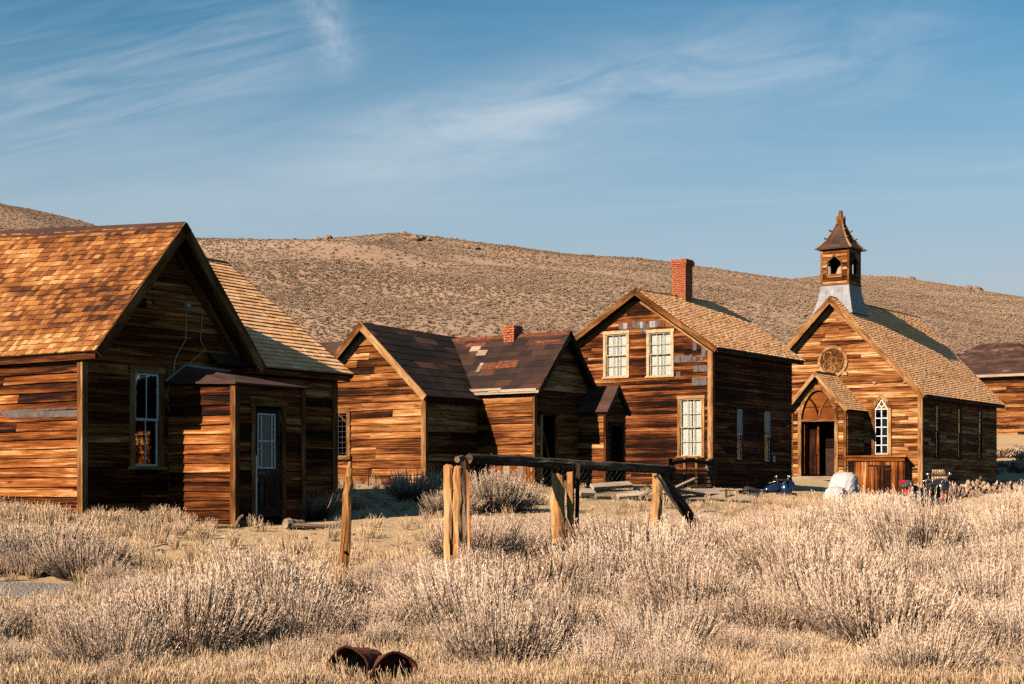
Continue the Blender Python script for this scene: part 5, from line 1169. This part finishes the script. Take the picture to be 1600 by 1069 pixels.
# ------------------------------------------------------------------ plants
def make_plant(name, mat, N, Rr, Hh, leaf=(.03, .055), leaves=16, spread=1.0, twigs=40, seed=0, wid=.005, lw=.011, droop=0.0, lo=.38):
    """a bush of curved stems with small leaf faces along their upper part"""
    g = np.random.default_rng(seed); vs, fs, tips, rn = [], [], [], []; nv = 0
    for i in range(N+twigs):
        tw = i >= N; ph = g.uniform(0, 2*math.pi); th = math.acos(1-g.uniform(0, 1)*.93)*spread if lo > .5 else (g.uniform(0, 1)**.62)*1.22*spread if not tw else g.uniform(.7, 1.5)
        br = g.uniform(0, .10)*Rr/.5; base = np.array([math.cos(ph)*br, math.sin(ph)*br, -.03])
        k = g.uniform(.80, 1.06)*(1+.16*math.sin(3*ph+seed)*math.sin(th)+.09*math.sin(5*ph+7*th+seed*2)); 
        if tw: k *= .75
        tip = np.array([math.cos(ph)*math.sin(th)*Rr*k, math.sin(ph)*math.sin(th)*Rr*k, Hh*k*(.30+.70*math.cos(th)**.8 if th < 1.55 else .3)])
        tip[:2] += g.normal(0, .09*Rr, 2)+np.array([.07, .02])*Hh; tip[2] *= 1+.16*math.sin(2*ph+seed*1.7)*math.sin(th)
        ctl = base*.35+np.array([tip[0]*.78, tip[1]*.78, tip[2]*(.34-droop)])
        ts = np.array([0, .35, .7, 1.0]); pts = [(1-q)**2*base+2*q*(1-q)*ctl+q*q*tip for q in ts]; rv = g.uniform()
        ang = g.uniform(0, math.pi); sd = np.array([math.cos(ang), math.sin(ang), 0]); w0 = wid*(1.3 if tw else 1)
        ws = [w0*1.4, w0, w0*1.5, w0*.4] if not tw else [w0*1.5, w0, w0*.7, w0*.25]; tq = (0, .12 if lo > .5 else .35, .7, 1.0) if not tw else (0, .1, .2, .35)
        for p, w_, q in zip(pts, ws, tq): vs.append(p-sd*w_); vs.append(p+sd*w_); tips += [q]*2
        for j in range(3): fs.append((nv+2*j, nv+2*j+1, nv+2*j+3, nv+2*j+2)); rn.append(rv)
        nv += 8
        if tw: continue
        for j in range(leaves):
            q = lo+(1.04-lo)*(j+g.uniform())/leaves; qq = min(q, 1.0); p = (1-qq)**2*base+2*qq*(1-qq)*ctl+qq*qq*tip; tan = 2*(1-qq)*(ctl-base)+2*qq*(tip-ctl); tan = tan/np.linalg.norm(tan)
            if q > 1: p = p+tan*(q-1)*.4*Hh
            ax_ = g.normal(0, 1, 3); ax_ -= tan*ax_.dot(tan); ax_ /= np.linalg.norm(ax_)+1e-6; ln = g.uniform(*leaf)*(1.15-.4*abs(q-.7)); d = tan*.95+ax_*g.uniform(.12, .6); d /= np.linalg.norm(d); sd2 = np.cross(d, g.normal(0, 1, 3)); sd2 /= np.linalg.norm(sd2)+1e-6
            vs += [p, p+d*ln*.55+sd2*lw*.5, p+d*ln, p+d*ln*.55-sd2*lw*.5]; tv = min(1.0, .35+(q-lo)*(.57/(.76-.38) if lo < .5 else 2.2)); tips += [tv]*4; fs.append((nv, nv+1, nv+2, nv+3)); rn.append(min(1, max(0, rv+g.normal(0, .22)))); nv += 4
    me = bpy.data.meshes.new(name); me.from_pydata([tuple(map(float, v)) for v in vs], [], fs)
    a = me.attributes.new('tip', 'FLOAT', 'POINT'); a.data.foreach_set('value', np.array(tips, dtype=np.float32)); a = me.attributes.new('rnd', 'FLOAT', 'FACE'); a.data.foreach_set('value', np.array(rn, dtype=np.float32))
    me.materials.append(M[mat]); me.update(); return me
RB = [make_plant('rabbitbrush', 'brush', 900, .64, .66, leaves=13, leaf=(.022, .042), lw=.0066, seed=s, twigs=140, wid=.0026, lo=.62) for s in (1, 2, 3, 4, 5)]
SG = [make_plant('sagebrush', 'sage', 700, .58, .52, lo=.62, leaves=12, leaf=(.020, .036), lw=.0068, seed=s, twigs=110, wid=.004) for s in (11, 12)]
TW = [make_plant('bare_bush', 'dead_twigs_shade', 170, .55, .50, leaves=7, leaf=(.02, .04), seed=21, twigs=160, wid=.006)]
GR = [make_plant('grass_tuft', 'grass', 46, .20, .26, leaves=2, leaf=(.05, .10), lw=.006, seed=s, twigs=0, wid=.0028, spread=.8) for s in (31, 32, 33)]
HB = [make_plant('hill_bush', 'hill_brush', 18, .62, .55, leaves=8, leaf=(.18, .34), lw=.16, seed=s, twigs=0, wid=.02) for s in (41, 42, 43, 44)]

def proto_collection(name, meshes):
    c = bpy.data.collections.new(name)
    for me in meshes: o = bpy.data.objects.new(me.name+'_source', me); c.objects.link(o)
    return c
def scatter(name, pts, sc, mats_meshes, label, cat, tilt=.12, kind='stuff', idx=None, col=None):
    """one 'stuff' object: plants set on points of a mesh by geometry nodes"""
    n = len(pts); me = bpy.data.meshes.new(name); me.from_pydata([tuple(map(float, p)) for p in pts], [], [])
    rot = np.stack([rng.normal(0, tilt, n), rng.normal(0, tilt, n), rng.uniform(0, 6.283, n)], 1).astype(np.float32)
    a = me.attributes.new('rot', 'FLOAT_VECTOR', 'POINT'); a.data.foreach_set('vector', rot.ravel())
    s3 = np.stack([sc*rng.uniform(.85, 1.2, n), sc*rng.uniform(.85, 1.2, n), sc*rng.uniform(.8, 1.15, n)], 1).astype(np.float32); a = me.attributes.new('scl', 'FLOAT_VECTOR', 'POINT'); a.data.foreach_set('vector', s3.ravel())
    a = me.attributes.new('idx', 'INT', 'POINT'); a.data.foreach_set('value', (rng.integers(0, len(mats_meshes), n) if idx is None else idx).astype(np.int32))
    o = bpy.data.objects.new(name, me); COL.objects.link(o); tag(o, label, cat, None, kind)
    ng = bpy.data.node_groups.new(name+'_scatter', 'GeometryNodeTree'); ng.interface.new_socket('Geometry', in_out='INPUT', socket_type='NodeSocketGeometry'); ng.interface.new_socket('Geometry', in_out='OUTPUT', socket_type='NodeSocketGeometry')
    N = ng.nodes; L = ng.links; gi = N.new('NodeGroupInput'); go = N.new('NodeGroupOutput'); ip = N.new('GeometryNodeInstanceOnPoints'); ci = N.new('GeometryNodeCollectionInfo')
    ci.inputs['Collection'].default_value = proto_collection(name+'_plants', mats_meshes); ci.inputs['Separate Children'].default_value = True; ci.inputs['Reset Children'].default_value = True
    ip.inputs['Pick Instance'].default_value = True
    def na(nm, ty): x = N.new('GeometryNodeInputNamedAttribute'); x.data_type = ty; x.inputs['Name'].default_value = nm; return x.outputs[0]
    e2r = N.new('FunctionNodeEulerToRotation'); L.new(na('rot', 'FLOAT_VECTOR'), e2r.inputs[0]); L.new(e2r.outputs[0], ip.inputs['Rotation'])
    L.new(na('scl', 'FLOAT_VECTOR'), ip.inputs['Scale']); L.new(na('idx', 'INT'), ip.inputs['Instance Index'])
    L.new(gi.outputs[0], ip.inputs['Points']); L.new(ci.outputs[0], ip.inputs['Instance']); L.new(ip.outputs[0], go.inputs[0])
    md = o.modifiers.new('scatter', 'NODES'); md.node_group = ng; return o
def photo_xy(x, y, z): return x/y*FPX+800, HOR-z/y*FPX
def on_building(x, y):
    """inside one of the footprints (street-grid coordinates)"""
    c, s = math.cos(TH), math.sin(TH)
    for ox, oy, x0, x1, y0, y1 in ((-7.384, 27, -7.3, .25, -.2, 6.8), (-7.384, 27, 0, 1.95, 1.75, 3.9), (-2.314, 42, -4.4, .2, -.1, 5.4), (.611, 42.8, -6.5, .2, -.1, 3), (2.628, 44.1, -1.3, .15, -.1, 1.2), (6.83, 53.48, -6.0, .2, -.2, 6.6), (20.63, 78.96, -9.7, .2, -.2, 12.2), (20.63, 78.96, -6.5, -2.6, -3.3, 0), (13.49, 54.0, -2.2, .2, -.3, 1.5)):
        dx, dy = x-ox, y-oy; lx, ly = dx*c-dy*s, dx*s+dy*c
        if x0 < lx < x1 and y0 < ly < y1: return True
    return False
# named bushes, each with its own place in the yard: (photo foot, mesh, scale, label)
NAMED = [((650, 783), SG[0], 1.35, 'round sagebrush at the right foot of the gabled shed'), ((775, 800), SG[1], 1.6, 'wide grey bush in front of the low cabin wall'), ((705, 806), SG[0], 1.0, 'small grey bush just behind the split fence posts'),
 ((228, 836), SG[1], .62, 'small pale sage sprig under the cottage window'), ((490, 812), TW[0], 1.1, 'dark tumbleweed against the cottage wall right of the porch'), ((985, 905), TW[0], 1.55, 'twiggy bush around the third fence post, coloured dark as hollow shade'), ((1005, 930), RB[1], 1.25, 'leaning brush below the fence rail with a black hollow'),  # the bush at the third post gets its hollow shade from dark colour
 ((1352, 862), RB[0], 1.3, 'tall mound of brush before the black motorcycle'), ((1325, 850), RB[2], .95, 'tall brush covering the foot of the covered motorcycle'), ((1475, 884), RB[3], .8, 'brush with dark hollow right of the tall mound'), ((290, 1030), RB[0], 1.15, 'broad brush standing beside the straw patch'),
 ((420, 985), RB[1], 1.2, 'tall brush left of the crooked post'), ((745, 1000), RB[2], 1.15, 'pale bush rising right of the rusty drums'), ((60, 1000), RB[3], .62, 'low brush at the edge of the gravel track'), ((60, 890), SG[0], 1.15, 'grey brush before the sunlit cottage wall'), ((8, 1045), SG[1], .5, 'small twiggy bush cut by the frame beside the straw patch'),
 ((130, 905), SG[1], 1.0, 'grey brush in the cottage yard above the gravel track'), ((525, 962), TW[0], .95, 'dark twiggy bush added as hollow shade at the foot of the lone crooked post'), ((838, 955), TW[0], 1.25, 'dark twiggy bush added as shade in the hollow below the middle fence post'), ((1420, 870), TW[0], .9, 'dark twiggy bush added as shade in the hollow beside the tall brush mound'),  # dark twiggy bushes are added to paint the shaded hollows between mounds
 ((372, 1012), TW[0], 1.0, 'dark twiggy bush added as shade in a hollow between two broad pale bushes'), ((665, 1000), TW[0], .8, 'dark twiggy bush added as hollow shade low behind the rusty drums'), ((1110, 905), RB[3], 1.15, 'bush at the foot of the diagonal brace'), ((915, 940), RB[2], 1.0, 'bush around the middle fence post'), ((1230, 905), RB[0], 1.0, 'bush hiding a dark hollow in the middle of the right field')]
used = []
for (fx, fy), me, s, lab in NAMED:
    x, y = ground_at(fx, fy); o = bpy.data.objects.new(me.name, me); COL.objects.link(o); o.location = (x, y, gz(x, y)+EYE-.02); o.rotation_euler = (0, 0, random.uniform(0, 6.28)); o.scale = (s*1.05, s*1.05, s)
    tag(o, lab, 'bush', 'separate bushes in the yard'); used.append((x, y, s))
def dens(px_, py_, d):
    """how thick the brush stands, from the layout of the yard"""
    if d < 12.9: return .06
    if px_ < 180 and py_ > 900: return .03 if py_ > 975 else .0
    if px_ < 520 and 905 <= py_ < 925 and px_ < 250: return .1
    if py_ > 1035: return .30 if px_ > 150 else .05
    if px_ < 700 and py_ < 850 : return .0
    if px_ < 480 and py_ < 880: return .16
    if px_ < 330 and py_ < 935: return .35
    if px_ < 860 and py_ < 800: return .0
    if px_ < 1160 and py_ < 808: return .0
    if px_ < 1340 and py_ < 790: return .0
    if py_ < 775 and px_ < 1480: return .0
    return 1.0
TOPS = np.array([(-100, 835), (0, 840), (130, 850), (210, 892), (430, 890), (480, 892), (540, 908), (600, 878), (690, 855), (740, 852), (850, 878), (890, 882), (915, 850), (1000, 826), (1030, 842), (1120, 832), (1180, 797), (1300, 786), (1345, 768), (1400, 774), (1430, 792), (1490, 790), (1530, 776), (1600, 762), (1700, 760)])
def too_tall(x, d, z, h):
    behind = d > 19.1+(x+.6)*1.44+.9 and 715 < x/d*FPX+800 < 1130      # brush beyond the fence may stand higher
    return photo_xy(x, d, z+h)[1] < (803 if behind else np.interp(x/d*FPX+800, TOPS[:, 0], TOPS[:, 1]))   # keeps the sight of the street over the brush
pts, scl, ids = [], [], []; tries = 0
THK = RB+SG
cell = {}
while len(pts) < 800 and tries < 40000:
    tries += 1; d = 12.3+(62-12.3)*random.random()**1.35; px_ = random.uniform(-80, 1680); x = (px_-800)/FPX*d; z = gz(x, d); fx, fy = photo_xy(x, d, z)
    if random.random() > dens(fx, fy, d) or on_building(x, d): continue
    s = random.uniform(.8, 1.45) if tries < 9000 else random.uniform(.35, .68)
    if fx < 500 and fy < 960: s *= .62
    if fy > 1035: s *= .7
    if too_tall(x, d, z, .66*s):
        s *= .6
        if too_tall(x, d, z, .66*s): continue
    near = math.hypot(x+1.1, d-12.8) < .42+.66*s or (abs(fx-585) < 90 and d < 12.8)
    for i in range(-1, 2):
        for j in range(-1, 2):
            for (a, b, q) in cell.get((int(x)+i, int(d)+j), ()):
                if math.hypot(a-x, b-d) < (.53 if s > .7 else .36)*(q+s): near = True
    if near or (tries >= 9000 and random.random() < .55 and fy < 1030): continue
    cell.setdefault((int(x), int(d)), []).append((x, d, s)); pts.append((x, d, z+EYE-.02)); scl.append(s); ids.append(random.choice([0, 1, 2, 3, 4]) if random.random() < .8 else random.choice([5, 6]))
scatter('brush_thicket', pts, np.array(scl), THK, 'dense pale dry rabbitbrush and sage covering the yard', 'brush', idx=np.array(ids))
print('thicket', len(pts))
# brush in the distance on both sides of the street
pts, scl = [], []
while len(pts) < 2600:
    d = 62+110*random.random(); x = (random.uniform(-200, 1800)-800)/FPX*d
    if on_building(x, d) or (x/d*FPX+800 > 1440 and 106 < d < 150): continue
    if (random.random() < .3 and x/d*FPX+800 > 1480) or d > 90: pts.append((x, d, gz(x, d)+EYE-.03)); scl.append(random.uniform(.5, 1.0))
scatter('far_brush', pts, np.array(scl), HB, 'low brush on the rising ground behind the buildings', 'brush')
# straw grass
pts, scl = [], []
while len(pts) < 9000:
    d = 12.0+38*random.random()**1.5; px_ = random.uniform(-60, 1660); x = (px_-800)/FPX*d; z = gz(x, d); fx, fy = photo_xy(x, d, z)
    if on_building(x, d): continue
    p = .2 if fy > 870 else .45
    if fx < 120 and 912 < fy < 962: p = .02
    elif fy > 1000 or (fx < 330 and fy > 960): p = 1.0
    elif 330 < fx < 860 and 800 < fy < 870: p = .02
    elif fx < 430 and fy < 850: p = .22
    elif 850 < fx < 1200 and fy < 830: p = .04
    elif fx < 1160 and fy < 880: p = .12
    elif fy < 860: p = .2
    elif d > 34: p = .25
    if math.hypot(x+1.12, d-12.5) < .55: p *= .10
    if random.random() < p: pts.append((x, d, z+EYE-.01)); scl.append(random.uniform(.45, 1.05)*(.8 if fy > 1000 else 1))
c, s = math.cos(TH), math.sin(TH)
for k in range(420):                         # taller straw along the cottage foot
    if random.random() < .6: lx, ly = -random.uniform(-.1, 4.5), -random.uniform(.1, .9)
    else: lx, ly = random.uniform(.12, .7), random.uniform(-.2, 6.5)
    x, y = -7.384+lx*c+ly*s, 27-lx*s+ly*c
    if on_building(x, y): continue
    pts.append((x, y, gz(x, y)+EYE-.01)); scl.append(random.uniform(.6, 1.15))
scatter('dry_grass', pts, np.array(scl), GR, 'straw coloured dry grass between the bushes', 'grass')
def stone_mesh(seed):
    import bmesh
    g = random.Random(seed); bm = bmesh.new(); bmesh.ops.create_icosphere(bm, subdivisions=1, radius=.05)
    for v in bm.verts: v.co *= g.uniform(.6, 1.2); v.co.z *= .6
    me = bpy.data.meshes.new('stone'); bm.to_mesh(me); bm.free(); me.materials.append(M['stone_tan']); return me
def stick_mesh(seed):
    m = MB(); g = random.Random(seed); m.tube([(-.22, 0, .012), (-.05, g.uniform(-.04, .04), .02), (.22, g.uniform(-.05, .05), .012)], [.008, .011, .006], 5); o = m.build('stick', 'wood_bleached'); me = o.data; bpy.data.objects.remove(o); return me
pts, scl = [], []
while len(pts) < 2600:
    d = 13+45*random.random(); x = (random.uniform(-40, 1640)-800)/FPX*d
    if not on_building(x, d): pts.append((x, d, gz(x, d)+EYE+.002)); scl.append(random.choice((.35, .5, .6, .8, 1.3)))
scatter('pebbles', pts, np.array(scl), [stone_mesh(1), stone_mesh(2), stone_mesh(3), stick_mesh(4), stick_mesh(5)], 'small stones and broken sticks littering the bare yard', 'pebbles', .1)
# sagebrush on the hillsides
n = 130000
d = np.sqrt(rng.uniform(165**2, 520**2, n)); px_ = rng.uniform(-120, 1720, n); x = (px_-800)/FPX*d
d[:30000] = np.sqrt(rng.uniform(165**2, 290**2, 30000)); x = (px_-800)/FPX*d
d2 = np.sqrt(rng.uniform(480**2, 830**2, 40000)); px2 = rng.uniform(1000, 1720, 40000); x2 = (px2-800)/FPX*d2
X = np.concatenate([x, x2]); Y = np.concatenate([d, d2]); S = np.concatenate([rng.uniform(.17, .42, n)*(1+.6*(rng.random(n) > .92)), rng.uniform(.45, .95, 40000)])
patch = np.sin(X*.05+Y*.02+1.5*np.sin(Y*.031))+np.sin(X*.021-Y*.043+1.0+np.sin(X*.07))+.7*np.sin(X*.13+Y*.09)+rng.normal(0, .8, len(X)); kp = patch > -1.9
X, Y, S = X[kp], Y[kp], S[kp]
scatter('hillside_sagebrush', np.stack([X, Y, hz(X, Y)+EYE-.05], 1), S, HB, 'countless low sagebrush tufts covering the brown hills', 'brush', .08)
